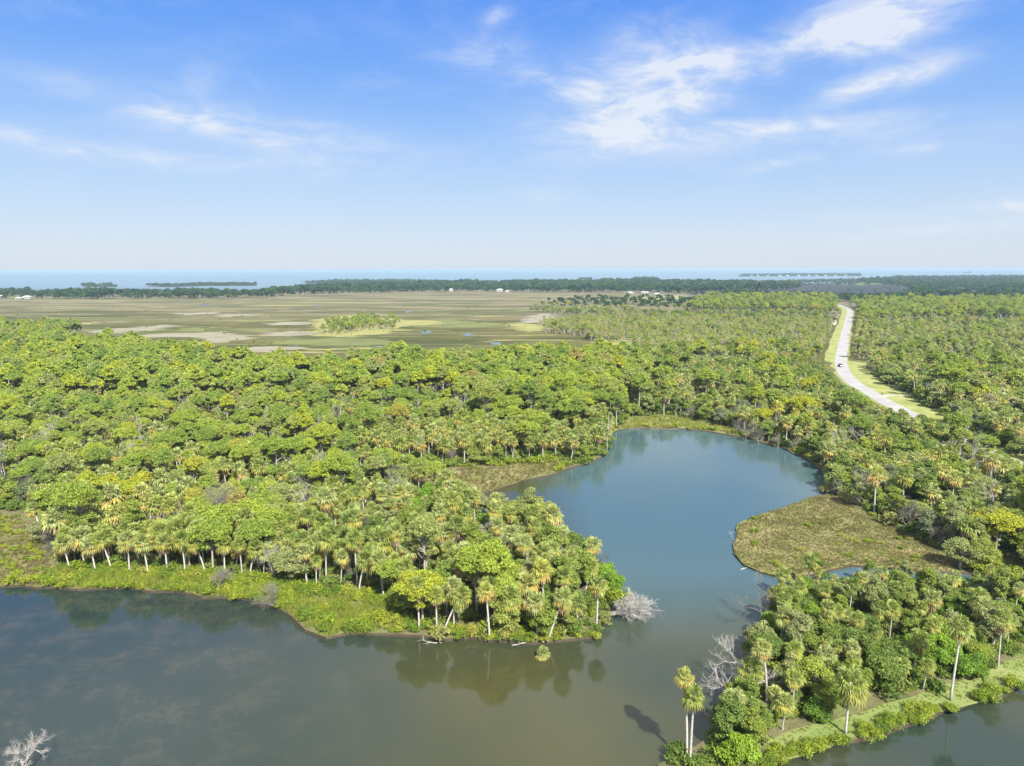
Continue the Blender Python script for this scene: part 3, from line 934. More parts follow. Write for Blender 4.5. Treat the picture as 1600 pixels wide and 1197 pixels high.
def smooth_line(P, k=6):
    outp = []
    for i in range(len(P) - 1):
        p0, p1, p2, p3 = P[max(i - 1, 0)], P[i], P[i + 1], P[min(i + 2, len(P) - 1)]
        for q in range(k):
            t_ = q / k
            outp.append(0.5 * ((2 * p1) + (-p0 + p2) * t_ + (2 * p0 - 5 * p1 + 4 * p2 - p3) * t_ ** 2 + (-p0 + 3 * p1 - 3 * p2 + p3) * t_ ** 3))
    outp.append(P[-1])
    return outp


RL = smooth_line(RW)


def band(name, line, o1, o2, z, mat, label):
    g = Geo()
    vs, fs = [], []
    for i, p in enumerate(line):
        t_ = (line[min(i + 1, len(line) - 1)] - line[max(i - 1, 0)]).normalized()
        nr = Vector((-t_.y, t_.x, 0))
        a = o1(i) if callable(o1) else o1
        b_ = o2(i) if callable(o2) else o2
        vs += [(p.x + nr.x * a, p.y + nr.y * a, z), (p.x + nr.x * b_, p.y + nr.y * b_, z)]
    for i in range(len(line) - 1):
        q = (2 * i, 2 * i + 1, 2 * i + 3, 2 * i + 2)
        fs.append(q)
    g.add(vs, fs)
    return tag(link(name, g.mesh(name, [mat])), label, kind='structure')


# travelling from far to near, the left-hand normal points to the photograph's right
band('verge', RL, lambda i: 3.2 + 9.5 * (1 if i > 40 else 0.15) + 2 * noise.noise(Vector((i * .4, 0, 0))), lambda i: -3.2 - (6 if i < 42 else 1.5) + 2 * noise.noise(Vector((i * .4, 5, 0))), 0.40, MT['verge'], 'mown grass verges beside the pale road')
band('road', RL, 3.4, -3.4, 0.47, MT['road'], 'pale straight road curving towards the coast')
side = [at(1372, 622), at(1392, 619), at(1412, 620)]
band('drive', side, 1.7, -1.7, 0.475, MT['sand'], 'short sandy drive turning off the road')
side2 = [at(1300, 508), at(1306, 500), at(1310, 494)]
sheet('sand_patch', world_poly([(1301, 509), (1306, 507), (1308, 498), (1313, 494), (1312, 491), (1306, 495), (1303, 502)], 3, 1.0, 44), 0.43, MT['sand'], label='bare sandy patch on the left verge')
farroad = [at(1050, 462), at(1085, 463.5), at(1120, 465)]
band('road_far', [at(1015, 459.5), at(1045, 461.5), at(1075, 463), at(1098, 463.4)], 5, -5, 0.5, MT['road'], 'thin pale road crossing the far marsh')
band('mud_strip', [at(1390, 504.5), at(1440, 505), at(1500, 505.5)], 5, -5, 0.42, MT['sand'], 'thin bare strip in front of the far pines')


def road_dist(p):
    best, sd = 1e9, 0
    for i in range(len(RL) - 1):
        a, b_ = RL[i], RL[i + 1]
        ab = b_ - a
        t_ = max(0, min(1, (p - a).dot(ab) / max(ab.length_squared, 1e-6)))
        q = a + ab * t_
        d = (p - q).length
        if d < best:
            best = d
            sd = ab.x * (p.y - a.y) - ab.y * (p.x - a.x)
            bi = i
    return best, (1 if sd > 0 else -1), bi


# ------------------------------------------------------------------ placement of the wood
REG = {
    'southpalms': [(75, 800), (200, 830), (350, 835), (470, 850), (560, 880), (640, 900), (640, 978), (610, 945), (560, 930), (500, 928), (430, 915), (330, 900), (200, 893), (80, 892)],
    'peninsula_west': [(470, 850), (520, 790), (640, 770), (740, 800), (790, 830), (790, 1004), (640, 990), (640, 900), (560, 880)],
    'peninsula_east': [(735, 798), (800, 818), (860, 838), (900, 860), (930, 885), (955, 935), (950, 990), (900, 1003), (790, 1004), (790, 830)],
    'inletshore': [(560, 690), (700, 690), (900, 680), (950, 676), (945, 708), (894, 731), (830, 728), (740, 732), (640, 732), (560, 740)],
    'mid': [(-260, 640), (300, 640), (700, 640), (760, 690), (560, 690), (560, 742), (640, 757), (700, 780), (740, 800), (640, 770), (520, 790), (470, 850), (350, 835), (200, 830), (75, 800), (-10, 795), (-260, 790)],
    'north': [(-400, 525), (-20, 520), (60, 525), (130, 545), (165, 562), (300, 572), (390, 585), (470, 600), (560, 592), (650, 578), (720, 584), (800, 576), (900, 578), (950, 574), (1010, 590), (1010, 645), (985, 655), (955, 678), (900, 690), (760, 690), (700, 640), (-400, 640)],
    'northeast': [(940, 572), (1000, 562), (1100, 560), (1200, 556), (1290, 552), (1345, 600), (1400, 640), (1300, 700), (1286, 734), (1250, 711), (1210, 696), (1160, 683), (1150, 672), (1100, 660), (1040, 650), (985, 655), (1010, 640)],
    'east': [(1340, 580), (1800, 575), (2300, 640), (2300, 900), (1800, 902), (1600, 898), (1495, 893), (1470, 868), (1440, 848), (1400, 826), (1360, 806), (1322, 790), (1292, 774), (1303, 757), (1286, 734), (1290, 700), (1360, 640)],
    'eastfield': [(1338, 510), (1400, 506), (1800, 506), (2100, 560), (1800, 580), (1340, 585), (1330, 550)],
    'snagfield': [(850, 505), (930, 499), (1100, 500), (1300, 506), (1306, 520), (1300, 545), (1200, 549), (1080, 546), (990, 540), (930, 528), (855, 524)],
    'northeast_back': [(980, 546), (1080, 546), (1200, 549), (1300, 545), (1290, 556), (1200, 560), (1000, 566), (950, 560)],
    'treeisle': [(497, 521), (520, 523), (560, 521), (600, 516), (622, 510), (610, 504), (560, 502), (500, 506)],
    'clumps': [(815, 488), (860, 482), (960, 486), (1080, 492), (1300, 492), (1302, 505), (1100, 500), (940, 499), (900, 494)],
    'farpines_left': [(1095, 470), (1200, 468), (1303, 470), (1302, 492), (1200, 492), (1080, 490)],
    'farpines_right': [(1334, 478), (1430, 474), (1900, 474), (2100, 500), (1800, 506), (1500, 504), (1400, 504), (1336, 510)],
    'spit': LANDB,
}
# weights: pine, broad, palm, shrub, dead, greybush, silver, bright, snag
WT = {
    'southpalms': (.04, .06, .82, .02, .01, .05, 0, 0, 0),
    'peninsula_west': (.012, .20, .68, .03, .01, .03, .02, .02, 0),
    'peninsula_east': (0, .54, .28, .02, .01, .02, .07, .06, 0),
    'inletshore': (.02, .16, .68, .03, .01, .02, 0, 0, 0),
    'mid': (.32, .14, .37, .02, .06, .07, .04, 0, 0),
    'north': (.64, .15, .08, .01, .055, .045, .03, 0, 0),
    'northeast': (.08, .46, .30, .02, .03, .09, .03, 0, 0),
    'east': (.03, .49, .33, .02, .02, .08, .03, 0, 0),
    'eastfield': (.02, .36, .52, .02, .02, .04, .02, 0, 0),
    'snagfield': (.01, .09, .62, .05, .02, .05, 0, 0, .16),
    'northeast_back': (.03, .45, .38, .04, .02, .06, .02, 0, 0),
    'treeisle': (.5, .3, .12, .06, .02, 0, 0, 0, 0),
    'clumps': (.05, .55, .2, .1, .02, .05, .03, 0, 0),
    'farpines_left': (.62, .28, .06, .02, 0, .02, 0, 0, 0),
    'farpines_right': (.78, .16, .03, .01, 0, .02, 0, 0, 0),
    'spit': (0, .34, .30, .03, .01, .02, .04, .26, 0),
}
SPC = {'southpalms': 2.7, 'peninsula_west': 3.3, 'peninsula_east': 3.0, 'inletshore': 3.3, 'mid': 3.8, 'north': 4.6, 'northeast': 4.2, 'east': 4.0, 'eastfield': 6.0, 'snagfield': 4.6,
       'northeast_back': 5.5, 'treeisle': 5.5, 'clumps': 9.5, 'farpines_left': 8, 'farpines_right': 8, 'spit': 2.9}
KN = ['pine_tree', 'broadleaf_tree', 'cabbage_palm', 'shrub', 'dead_tree', 'grey_bush', 'silver_tree', 'bright_tree', 'snag']
KEEPOUT = [CAPE, INLET, LMARSH, FRINGE, NGRASS, LAWN]
# open water seen between things: keep crowns off it
T = []     # (kind, x, y, rz, scale, idx, region, dist)


def blocked(px, py, p, margin=0):
    for k in KEEPOUT:
        if inpoly(px, py, k):
            return True
    if p.y > 60 and p.x > 40:
        d, sd, bi = road_dist(p)
        if d < 7.5:
            return True
        if sd < 0 and bi < 40 and d < 12:
            return True
        if sd > 0 and 36 <= bi <= 84 and d < 17 and p.length < 460 and (d < 13.5 or noise.noise(p / 9.0) > 0):
            return True
    return False


under = []
for rn, poly in REG.items():
    wp = [at(x, y) for x, y in poly]
    x0, x1 = min(p.x for p in wp), max(p.x for p in wp)
    y0, y1 = min(p.y for p in wp), max(p.y for p in wp)
    sp_ = SPC[rn]
    wpoly = [(p.x, p.y) for p in wp]
    cum = np.cumsum(WT[rn])
    cum = cum / cum[-1]
    nx, ny = int((x1 - x0) / sp_) + 1, int((y1 - y0) / sp_) + 1
    if nx * ny > 200000:
        raise RuntimeError(rn)
    for iy in range(ny):
        for ix in range(nx):
            x = x0 + (ix + 0.5 * (iy % 2) + rng.uniform(-.42, .42)) * sp_
            y = y0 + (iy + rng.uniform(-.42, .42)) * sp_
            if y > 300:
                wob = min(12.0, (y - 300) * 0.06)
                okp = inpoly(x + noise.noise(Vector((x, y, 9)) / 30.0) * wob * 2, y + noise.noise(Vector((x, y, 19)) / 30.0) * wob * 2.5, wpoly)
            else:
                okp = inpoly(x, y, wpoly)
            if not okp:
                continue
            if abs(x) > y * 0.80 + 25:
                continue
            p = Vector((x, y, 0))
            px, py = proj(p)
            if blocked(px, py, p):
                continue
            d = math.hypot(x, y)
            u = rng.random()
            # clumping of kinds
            nz = noise.noise(Vector((x, y, 3)) / 22.0)
            u = min(0.9999, max(0, u + nz * 0.22))
            kind = KN[int(np.searchsorted(cum, u, side='right'))] if u < 1 else 'broadleaf_tree'
            sc = rng.uniform(0.82, 1.15)
            if kind == 'pine_tree':
                sc = rng.uniform(0.78, 1.18)
            if rn in ('eastfield', 'snagfield', 'northeast_back', 'clumps'):
                sc *= 0.9
            if rn == 'snagfield':
                sc *= 0.85
            if rn == 'spit':
                sc *= 0.78
                if kind == 'cabbage_palm':
                    sc *= 0.85
                if py < 940:
                    sc *= 0.62
            if rn == 'mid':
                sc *= 0.92 if kind != 'pine_tree' else 0.84
            if rn == 'north' and kind == 'pine_tree':
                sc *= 1.12
            if rn in ('southpalms', 'peninsula_west') and kind == 'cabbage_palm':
                sc *= rng.uniform(0.75, 1.1)
            if kind == 'grey_bush' and rn not in ('spit', 'southpalms'):
                sc *= rng.uniform(1.3, 2.1)
            if rn.startswith('farpines'):
                sc *= rng.uniform(0.8, 1.2)
            if rn == 'treeisle':
                sc *= rng.uniform(0.35, 0.8)
            if rn == 'east' and kind == 'broadleaf_tree':
                sc *= 1.0
            if rn in ('northeast', 'east') and x > 90:
                rd, sd, bi = road_dist(p)
                if sd < 0 and 36 <= bi <= 92 and rd < 45:
                    if rd < 9:
                        continue
                    sc *= min(1.0, 0.06 + rd * (0.0235 if bi < 76 else 0.03))
            T.append([kind, x, y, rng.uniform(0, 6.283), sc, int(rng.integers(0, 1000)), rn, d])
            if d < 420:
                for _ in range(1 if d > 200 else 2):
                    under.append((x + rng.uniform(-sp_, sp_) * .6, y + rng.uniform(-sp_, sp_) * .6, d))

# shrubs along every near shore line
def shore_shrubs(pts, step, inset, smin, smax, prob=1.0, region='shore'):
    line = world_poly(pts, step, 0.3, 33, closed=False)
    for i in range(1, len(line) - 1):
        if rng.random() > prob:
            continue
        t_ = (line[i + 1] - line[i - 1]).normalized()
        nr = Vector((-t_.y, t_.x, 0)) * inset
        p = line[i] + nr + Vector((rng.normal() * .4, rng.normal() * .4, 0))
        if abs(p.x) > p.y * 0.80 + 15:
            continue
        T.append(['shrub', p.x, p.y, rng.uniform(0, 6.28), rng.uniform(smin, smax), int(rng.integers(0, 1000)), region, p.length])


shore_shrubs(SHORE_S[2:11], 2.0, 1.0, 0.7, 1.1, 0.9, 'southshore')
shore_shrubs(SHORE_S[6:14], 2.0, 2.4, 0.8, 1.3, 1.0, 'southshore')
shore_shrubs(SHORE_S[4:10], 2.6, 3.4, 0.7, 1.0, 0.7, 'southshore')
shore_shrubs(SHORE_S[12:], 1.8, 0.4, 0.6, 1.0, 0.9, 'southshore')
for _ in range(170):
    p = at(rng.uniform(90, 640), rng.uniform(893, 998))
    q = proj(p)
    if inpoly(q[0], q[1], FRINGE):
        T.append(['shrub', p.x, p.y, rng.uniform(0, 6), rng.uniform(.5, 1.25), int(rng.integers(0, 1000)), 'fringe', p.length])
shore_shrubs(SHORE_E[:8], 2.4, 1.0, 0.8, 1.25, 0.9, 'eastshore')
shore_shrubs([(560, 738), (640, 727), (740, 728), (830, 724), (890, 719), (940, 705)], 2.0, -0.5, 0.8, 1.4, 1.0, 'inlet')
shore_shrubs(SHORE_E[12:], 3.2, 1.4, 0.7, 1.2, 0.8, 'farshore')
shore_shrubs(LANDB[9:19], 1.1, -0.25, 0.55, 0.85, 1.0, 'canal')
shore_shrubs(list(reversed(LANDB[18:])), 1.8, 1.0, 0.7, 1.1, 0.9, 'spitwest')
for _ in range(34):
    p = at(rng.uniform(1165, 1440), rng.uniform(800, 888))
    q = proj(p)
    if inpoly(q[0], q[1], CAPE):
        T.append(['shrub', p.x, p.y, 0, rng.uniform(.35, .6), int(rng.integers(0, 1000)), 'cape', p.length])
for _ in range(60):
    p = at(rng.uniform(-20, 80), rng.uniform(800, 915))
    q = proj(p)
    if inpoly(q[0], q[1], LMARSH):
        T.append(['shrub', p.x, p.y, 0, rng.uniform(.4, .75), int(rng.integers(0, 1000)), 'leftmarsh', p.length])

shore_shrubs([(90, 896), (200, 898), (330, 905), (430, 920), (500, 932), (560, 934), (610, 948), (640, 982)], 1.7, 0.3, 0.7, 1.35, 0.95, 'palmfoot')
shore_shrubs([(90, 902), (200, 904), (330, 914), (430, 930), (500, 950), (530, 970)], 2.4, 0.3, 0.6, 1.1, 0.6, 'palmfoot')
shore_shrubs([(645, 985), (700, 992), (760, 997), (830, 999), (900, 996), (935, 985)], 1.5, 0.6, 0.7, 1.25, 0.9, 'palmfoot')
shore_shrubs([(1480, 885), (1540, 900), (1620, 905)], 2.5, 0.6, 0.7, 1.5, 0.9, 'capeback')
for _ in range(60):
    q = rng.random()
    px_ = 1190 + 430 * q
    p = at(px_, 1160 - 138 * q + rng.uniform(-38, -20))
    T.append(['shrub', p.x, p.y, rng.uniform(0, 6), rng.uniform(.6, 1.1), int(rng.integers(0, 1000)), 'lawn', p.length])
# thin out: nothing standing right inside the hand-placed trees, and keep the opening of the lagoon clear
HAND = []


# ------------------------------------------------------------------ individual plants with labels
LANDM = [  # name, px, py
    ('the twin tall palms', 1075, 1150), ('the bleached fallen tree', 980, 955), ('the little water palm', 848, 1018),
    ('the bare white leaning tree', 1140, 1045), ('the lone lawn palm', 1487, 1050), ('the grassy cape', 1290, 840),
    ('the narrow channel', 1330, 895), ('the bend of the canal bank', 1322, 1150), ('the grass path end', 1590, 1050),
    ('the leftmost marsh', 40, 860), ('the white trunk row', 270, 870), ('the shore bulge', 510, 985), ('the bright grass bank', 620, 960),
    ('the peninsula tip', 940, 900), ('the inlet grass strip', 740, 752), ('the head of the inlet', 690, 770), ('the inlet mouth snag', 948, 695),
    ('the far grass bank', 1060, 662), ('the grey cape tree', 1322, 745), ('the dark car', 1313, 573), ('the road bend', 1370, 622),
    ('the lower end of the road', 1490, 686), ('the pale mud flats', 330, 530), ('the wooded marsh isle', 560, 510), ('the brown marsh pool', 773, 538),
    ('the snag-filled palm field', 1000, 520), ('the left picture edge', 0, 650), ('the silver trees at the left', 75, 770), ('the peninsula middle', 720, 880),
    ('the lagoon north corner', 1250, 705), ('the right picture edge', 1598, 800), ('the forest centre', 450, 700), ('the upper left wood', 150, 600), ('the wood above the inlet', 760, 650)]
ORD = ['nearest', 'second nearest', 'third nearest', 'fourth nearest', 'fifth nearest', 'sixth nearest', 'seventh nearest', 'eighth nearest', 'ninth nearest', 'tenth nearest', 'eleventh nearest', 'twelfth nearest']
DIRS = ['right of', 'above right of', 'above', 'above left of', 'left of', 'below left of', 'below', 'below right of']
DESC = {'pine_tree': ('yellow green pine', 'pine tree', 'pines of the forest'), 'broadleaf_tree': ('round leafy green tree', 'tree', 'broadleaf trees of the forest'),
        'cabbage_palm': ('cabbage palm', 'palm tree', 'cabbage palms of the forest'), 'shrub': ('low yellow green shrub', 'shrub', 'shrubs along the shores'),
        'dead_tree': ('bare pale dead tree', 'dead tree', 'bare dead trees in the forest'), 'grey_bush': ('grey leafless bush', 'bush', 'grey leafless bushes'),
        'silver_tree': ('silvery grey-green tree', 'tree', 'silvery trees'), 'bright_tree': ('low bright green leafy tree', 'tree', 'bright green leafy trees')}
used_count = {}


def auto_label(kind, x, y, h, small):
    px, py = proj((x, y, h))
    best = sorted(LANDM, key=lambda L: (L[1] - px) ** 2 + (L[2] - py) ** 2)
    adj = small
    for L in best[:12]:
        a = math.atan2(-(py - L[2]), px - L[1])
        di = DIRS[int(round(a / (math.pi / 4))) % 8]
        key = (kind, adj, L[0], di)
        k = used_count.get(key, 0)
        if k < len(ORD):
            used_count[key] = k + 1
            return f"{adj + ' ' if adj else ''}{DESC[kind][0]}, {ORD[k]} {di} {L[0]}"
    return f"{DESC[kind][0]} deep in the forest"


HT = {'pine_tree': 12, 'broadleaf_tree': 7, 'cabbage_palm': 7.5, 'shrub': 1, 'dead_tree': 8, 'grey_bush': 3, 'silver_tree': 6, 'bright_tree': 4.5}
LIM = {'pine_tree': 290, 'broadleaf_tree': 170, 'cabbage_palm': 262, 'shrub': 290, 'dead_tree': 60, 'grey_bush': 90, 'silver_tree': 35, 'bright_tree': 75}
CAP = 2.5     # ground height of plants is 0.35


def place_thing(kind, variant, x, y, rz, sc, label, group, z=0.30, scz=None):
    e = PROTO[kind][0][variant % len(PROTO[kind][0])]
    nm = {'bright_tree': 'broadleaf_tree', 'silver_tree': 'broadleaf_tree', 'grey_bush': 'leafless_bush'}.get(kind, kind)
    if len(e['parts']) == 1:
        o = bpy.data.objects.new(nm, e['parts'][0][1])
        COL.objects.link(o)
        o.location = (x, y, z)
        o.rotation_euler = (0, 0, rz)
        o.scale = (sc, sc, scz or sc)
    else:
        o = empty(nm, (x, y, z), rz, sc)
        if scz:
            o.scale = (sc, sc, scz)
        for pn, me in e['parts']:
            link(pn, me, o)
    tag(o, label, DESC[kind][1], group)
    return o


SPECIAL = []   # px, py and clear radius in metres round the hand placed plants


def clear_near(px, py, r):
    p = at(px, py)
    SPECIAL.append((p.x, p.y, r))


for a in [(1075, 1190, 3.2), (1142, 1150, 2.2), (1045, 1200, 5.0), (1060, 1186, 3.0), (1100, 1190, 2.2), (1198, 1096, 1.6), (1170, 1092, 2), (1485, 1095, 2.5), (1321, 1146, 1.8), (1322, 785, 3), (945, 957, 3), (1190, 985, 2.2), (948, 705, 2), (1105, 1160, 2), (1225, 930, 1.6)]:
    clear_near(*a)
T = [t_ for t_ in T if not any((t_[1] - s[0]) ** 2 + (t_[2] - s[1]) ** 2 < s[2] ** 2 for s in SPECIAL)]

# crowns must not hang out over the marsh cape: drop tall ones whose base is within a few metres of its edge on the camera side
T.sort(key=lambda t_: t_[7])
STUFF = {}
cnt = {}
for kind, x, y, rz, sc, vi, rn, d in T:
    pxy = proj((x, y, HT.get(kind, 5) * sc))
    vis = -30 < pxy[0] < 1630 and pxy[1] < 1215
    if kind != 'snag' and vis and cnt.get(kind, 0) < LIM[kind] and d < 400:
        cnt[kind] = cnt.get(kind, 0) + 1
        small = 'tall' if sc > 1.05 else ('small' if sc < 0.8 else '')
        place_thing(kind, vi, x, y, rz, sc, auto_label(kind, x, y, HT[kind] * sc, small), DESC[kind][2], scz=sc * (rng.uniform(0.8, 1.15) if kind != 'shrub' else 1.0))
        continue
    if d < 700 and not (-120 < pxy[0] < 1720):
        if d > 130 and not (-60 < pxy[0] < 1660):
            continue
    lod = 0 if d < 105 else (1 if d < 290 else 2)
    avail = PROTO[kind]
    if lod not in avail:
        lod = min(avail, key=lambda l: abs(l - lod))
    STUFF.setdefault((kind, lod), []).append((x, y, 0.30, rz, sc, vi))
for (x, y, d) in under:
    p = Vector((x, y, 0))
    q = proj(p)
    if any(inpoly(q[0], q[1], k) for k in KEEPOUT):
        continue
    okk = inpoly(x, y, [(a.x, a.y) for a in landb_w]) if y < 125 and x > 20 else True
    if not okk or not (-60 < q[0] < 1660):
        continue
    if x > 60 and blocked(q[0], q[1], p):
        continue
    STUFF.setdefault(('understory', 1 if d < 220 else 2), []).append((x, y, 0.25, rng.uniform(0, 6.28), rng.uniform(.8, 1.5) if y > 135 else rng.uniform(.5, 1.0), int(rng.integers(0, 99))))


# ------------------------------------------------------------------ stuff: masses nobody could count, one object each
def scatter(name, ents, items, label, cat, group=None):
    colp = bpy.data.collections.new(name + '_kinds')
    for i, e in enumerate(ents):
        o = bpy.data.objects.new('%s_kind_%02d' % (name, i), e['joined'])
        colp.objects.link(o)
    me = bpy.data.meshes.new(name)
    n = len(items)
    arr = np.array([(a[0], a[1], a[2]) for a in items], float)
    me.vertices.add(n)
    me.vertices.foreach_set('co', arr.ravel())
    A = me.attributes.new('rz', 'FLOAT', 'POINT')
    A.data.foreach_set('value', np.array([a[3] for a in items], dtype=np.float32))
    A = me.attributes.new('sc', 'FLOAT', 'POINT')
    A.data.foreach_set('value', np.array([a[4] for a in items], dtype=np.float32))
    A = me.attributes.new('vi', 'INT', 'POINT')
    A.data.foreach_set('value', np.array([a[5] % len(ents) for a in items], dtype=np.int32))
    o = link(name, me)
    ng = bpy.data.node_groups.new(name, 'GeometryNodeTree')
    ng.interface.new_socket('Geometry', in_out='INPUT', socket_type='NodeSocketGeometry')
    ng.interface.new_socket('Geometry', in_out='OUTPUT', socket_type='NodeSocketGeometry')
    N = ng.nodes
    L = ng.links
    gi, go = N.new('NodeGroupInput'), N.new('NodeGroupOutput')
    ci = N.new('GeometryNodeCollectionInfo')
    ci.inputs['Collection'].default_value = colp
    ci.inputs['Separate Children'].default_value = True
    ci.inputs['Reset Children'].default_value = True
    ip = N.new('GeometryNodeInstanceOnPoints')
    ip.inputs['Pick Instance'].default_value = True

    def na(nm, ty):
        q = N.new('GeometryNodeInputNamedAttribute')
        q.data_type = ty
        q.inputs['Name'].default_value = nm
        return next(s for s in q.outputs if s.enabled and s.name == 'Attribute')
    cx = N.new('ShaderNodeCombineXYZ')
    L.new(na('rz', 'FLOAT'), cx.inputs[2])
    cs = N.new('ShaderNodeCombineXYZ')
    s_ = na('sc', 'FLOAT')
    for i in range(3):
        L.new(s_, cs.inputs[i])
    e2r = N.new('FunctionNodeEulerToRotation')
    L.new(cx.outputs[0], e2r.inputs[0])
    L.new(gi.outputs[0], ip.inputs['Points'])
    L.new(ci.outputs[0], ip.inputs['Instance'])
    L.new(na('vi', 'INT'), ip.inputs['Instance Index'])
    L.new(e2r.outputs[0], ip.inputs['Rotation'])
    L.new(cs.outputs[0], ip.inputs['Scale'])
    L.new(ip.outputs[0], go.inputs[0])
    md = o.modifiers.new('scatter', 'NODES')
    md.node_group = ng
    tag(o, label, cat, group, 'stuff')
    return o


SL = {'pine_tree': ('pine_wood', 'mass of bright yellow green pines filling the far forest', 'pine wood'),
      'broadleaf_tree': ('broadleaf_wood', 'mass of round green trees filling the forest behind the lagoon', 'wood'),
      'cabbage_palm': ('palm_wood', 'mass of cabbage palms spread through the far forest', 'palm wood'),
      'shrub': ('scrub', 'low yellow green scrub between the trees', 'scrub'),
      'understory': ('undergrowth', 'dark green undergrowth on the forest floor', 'undergrowth'),
      'dead_tree': ('dead_wood', 'bare pale trees scattered in the far forest', 'dead trees'),
      'grey_bush': ('grey_scrub', 'grey leafless brush among the far trees', 'brush'),
      'silver_tree': ('silver_wood', 'silvery grey trees scattered in the far forest', 'wood'),
      'bright_tree': ('bright_wood', 'bright green leafy trees hidden in the spit', 'wood'),
      'snag': ('palm_snags', 'countless bleached dead palm trunks in the far palm field', 'dead palms')}
merged = {}
for (kind, lod), items in STUFF.items():
    merged.setdefault(kind, []).append((lod, items))
for kind, lst in merged.items():
    ents, its = [], []
    for lod, items in lst:
        base = len(ents)
        es = PROTO[kind][lod]
        ents += es
        its += [(a[0], a[1], a[2], a[3], a[4], base + a[5] % len(es)) for a in items]
    nm, lb, ct = SL[kind]
    scatter(nm, ents, its, lb, ct)

# grass
items, items2 = [], []
for poly, dens, tgt, smin, smax in ((CAPE, 9.0, items, .30, .6), (INLET, 2.0, items, .6, 1.2), (LMARSH, 3.0, items, .6, 1.2), (NGRASS, 1.0, items2, .6, 1.0), (FRINGE, 3.0, items2, .6, 1.25), (LAWN, 5.0, items2, .12, .32)):
    wp = [at(x, y) for x, y in poly]
    wq = [(p.x, p.y) for p in wp]
    x0, x1 = min(p.x for p in wp), max(p.x for p in wp)
    y0, y1 = min(p.y for p in wp), max(p.y for p in wp)
    n = int((x1 - x0) * (y1 - y0) * dens)
    for _ in range(n):
        x, y = rng.uniform(x0, x1), rng.uniform(y0, y1)
        if inpoly(x, y, wq) and abs(x) < y * .8 + 10:
            k = 0.75 + noise.noise(Vector((x, y, 0)) / 4.0) * 0.6
            if rng.random() < 0.35 + k * 0.6:
                tgt.append((x, y, 0.33, rng.uniform(0, 6.28), rng.uniform(smin, smax) * (0.7 + 0.4 * k), int(rng.integers(0, 99))))
scatter('marsh_grass', PROTO['grass'][0], items, 'brown and straw coloured marsh grass on the cape and banks', 'grass')
scatter('bank_grass', PROTO['greengrass'][0], items2, 'tall yellow green grass along the shore banks', 'grass')

tus = []
for _ in range(900):
    py = 475 + 85 * rng.random()
    c_ = at(rng.uniform(0, 930), py)
    if noise.noise(Vector((c_.x / 60, c_.y / 60, 2))) > 0.05:
        tus.append((c_.x, c_.y, 0.3, rng.uniform(0, 6), rng.uniform(.25, .8), int(rng.integers(0, 99))))
scatter('marsh_tussocks', PROTO['shrub'][2], tus, 'scattered tussocks and low bushes dotting the open marsh', 'marsh plants')
# far woods: coast treeline and islets, one mass each
def far_band(name, poly, sp_, kinds, label, smin=0.8, smax=1.3, prob=1.0, z=0.4):
    wp = [at(x, y) for x, y in poly]
    wq = [(p.x, p.y) for p in wp]
    x0, x1 = min(p.x for p in wp), max(p.x for p in wp)
    y0, y1 = min(p.y for p in wp), max(p.y for p in wp)
    its = []
    for _ in range(int((x1 - x0) * (y1 - y0) / sp_ ** 2)):
        x, y = rng.uniform(x0, x1), rng.uniform(y0, y1)
        if inpoly(x, y, wq) and rng.random() < prob and abs(x) < y * .8 + 30:
            k = 1 + noise.noise(Vector((x, y, 0)) / 120.0) * 0.5
            its.append((x, y, z, rng.uniform(0, 6.28), rng.uniform(smin, smax) * k, int(rng.integers(0, 99))))
    ents = []
    for kk in kinds:
        ents += PROTO[kk][3] if 3 in PROTO[kk] else PROTO[kk][2]
    scatter(name, ents, its, label, 'wood')
    return len(its)


nf = 0
nf += far_band('coastal_wood', [(-500, 474), (0, 471), (200, 470), (400, 467), (500, 460), (700, 456), (820, 457), (990, 458), (1100, 459), (1250, 452), (1250, 446), (1080, 443), (1000, 442), (820, 443), (700, 445), (560, 448), (470, 452), (440, 457), (400, 461), (250, 463), (0, 465), (-500, 466)], 13, ['far_pine', 'far_broad'], 'blue green wood along the coast behind the brown marsh', 0.9, 1.35)
nf += far_band('distant_wood', [(1395, 466), (1430, 456), (1400, 448), (1330, 441), (1400, 434.6), (1600, 433.2), (2000, 434), (2000, 474), (1430, 474)], 24, ['far_broad', 'far_pine'], 'hazy blue wood stretching to the far right horizon', 0.9, 1.3)
nf += far_band('distant_brush', [(1080, 446), (1120, 442), (1300, 437), (1420, 436), (1400, 446), (1250, 447), (1090, 455)], 24, ['far_broad'], 'dark low brush on the distant marsh by the coast', 0.5, 1.0, 0.6)
nf += far_band('distant_scrub', [(1100, 462), (1180, 452), (1420, 447), (1430, 458), (1392, 466), (1250, 465)], 22, ['far_broad'], 'sparse low scrub over the dark distant marsh', 0.2, 0.5, 0.5)
nf += far_band('roadside_wood', [(1090, 471), (1130, 464), (1260, 466), (1395, 468), (1430, 474), (1334, 478), (1303, 473), (1200, 470)], 10, ['far_pine', 'far_broad'], 'green pines and brush behind the far end of the road', 0.7, 1.1, 0.9)
nf += far_band('marsh_brush', [(830, 478), (900, 468), (1010, 468), (1100, 472), (1120, 484), (1000, 484), (900, 482)], 13, ['far_broad', 'far_pine'], 'scattered blue green brush on the far side of the marsh', 0.5, 0.85, 0.62)
print('far trees', nf)
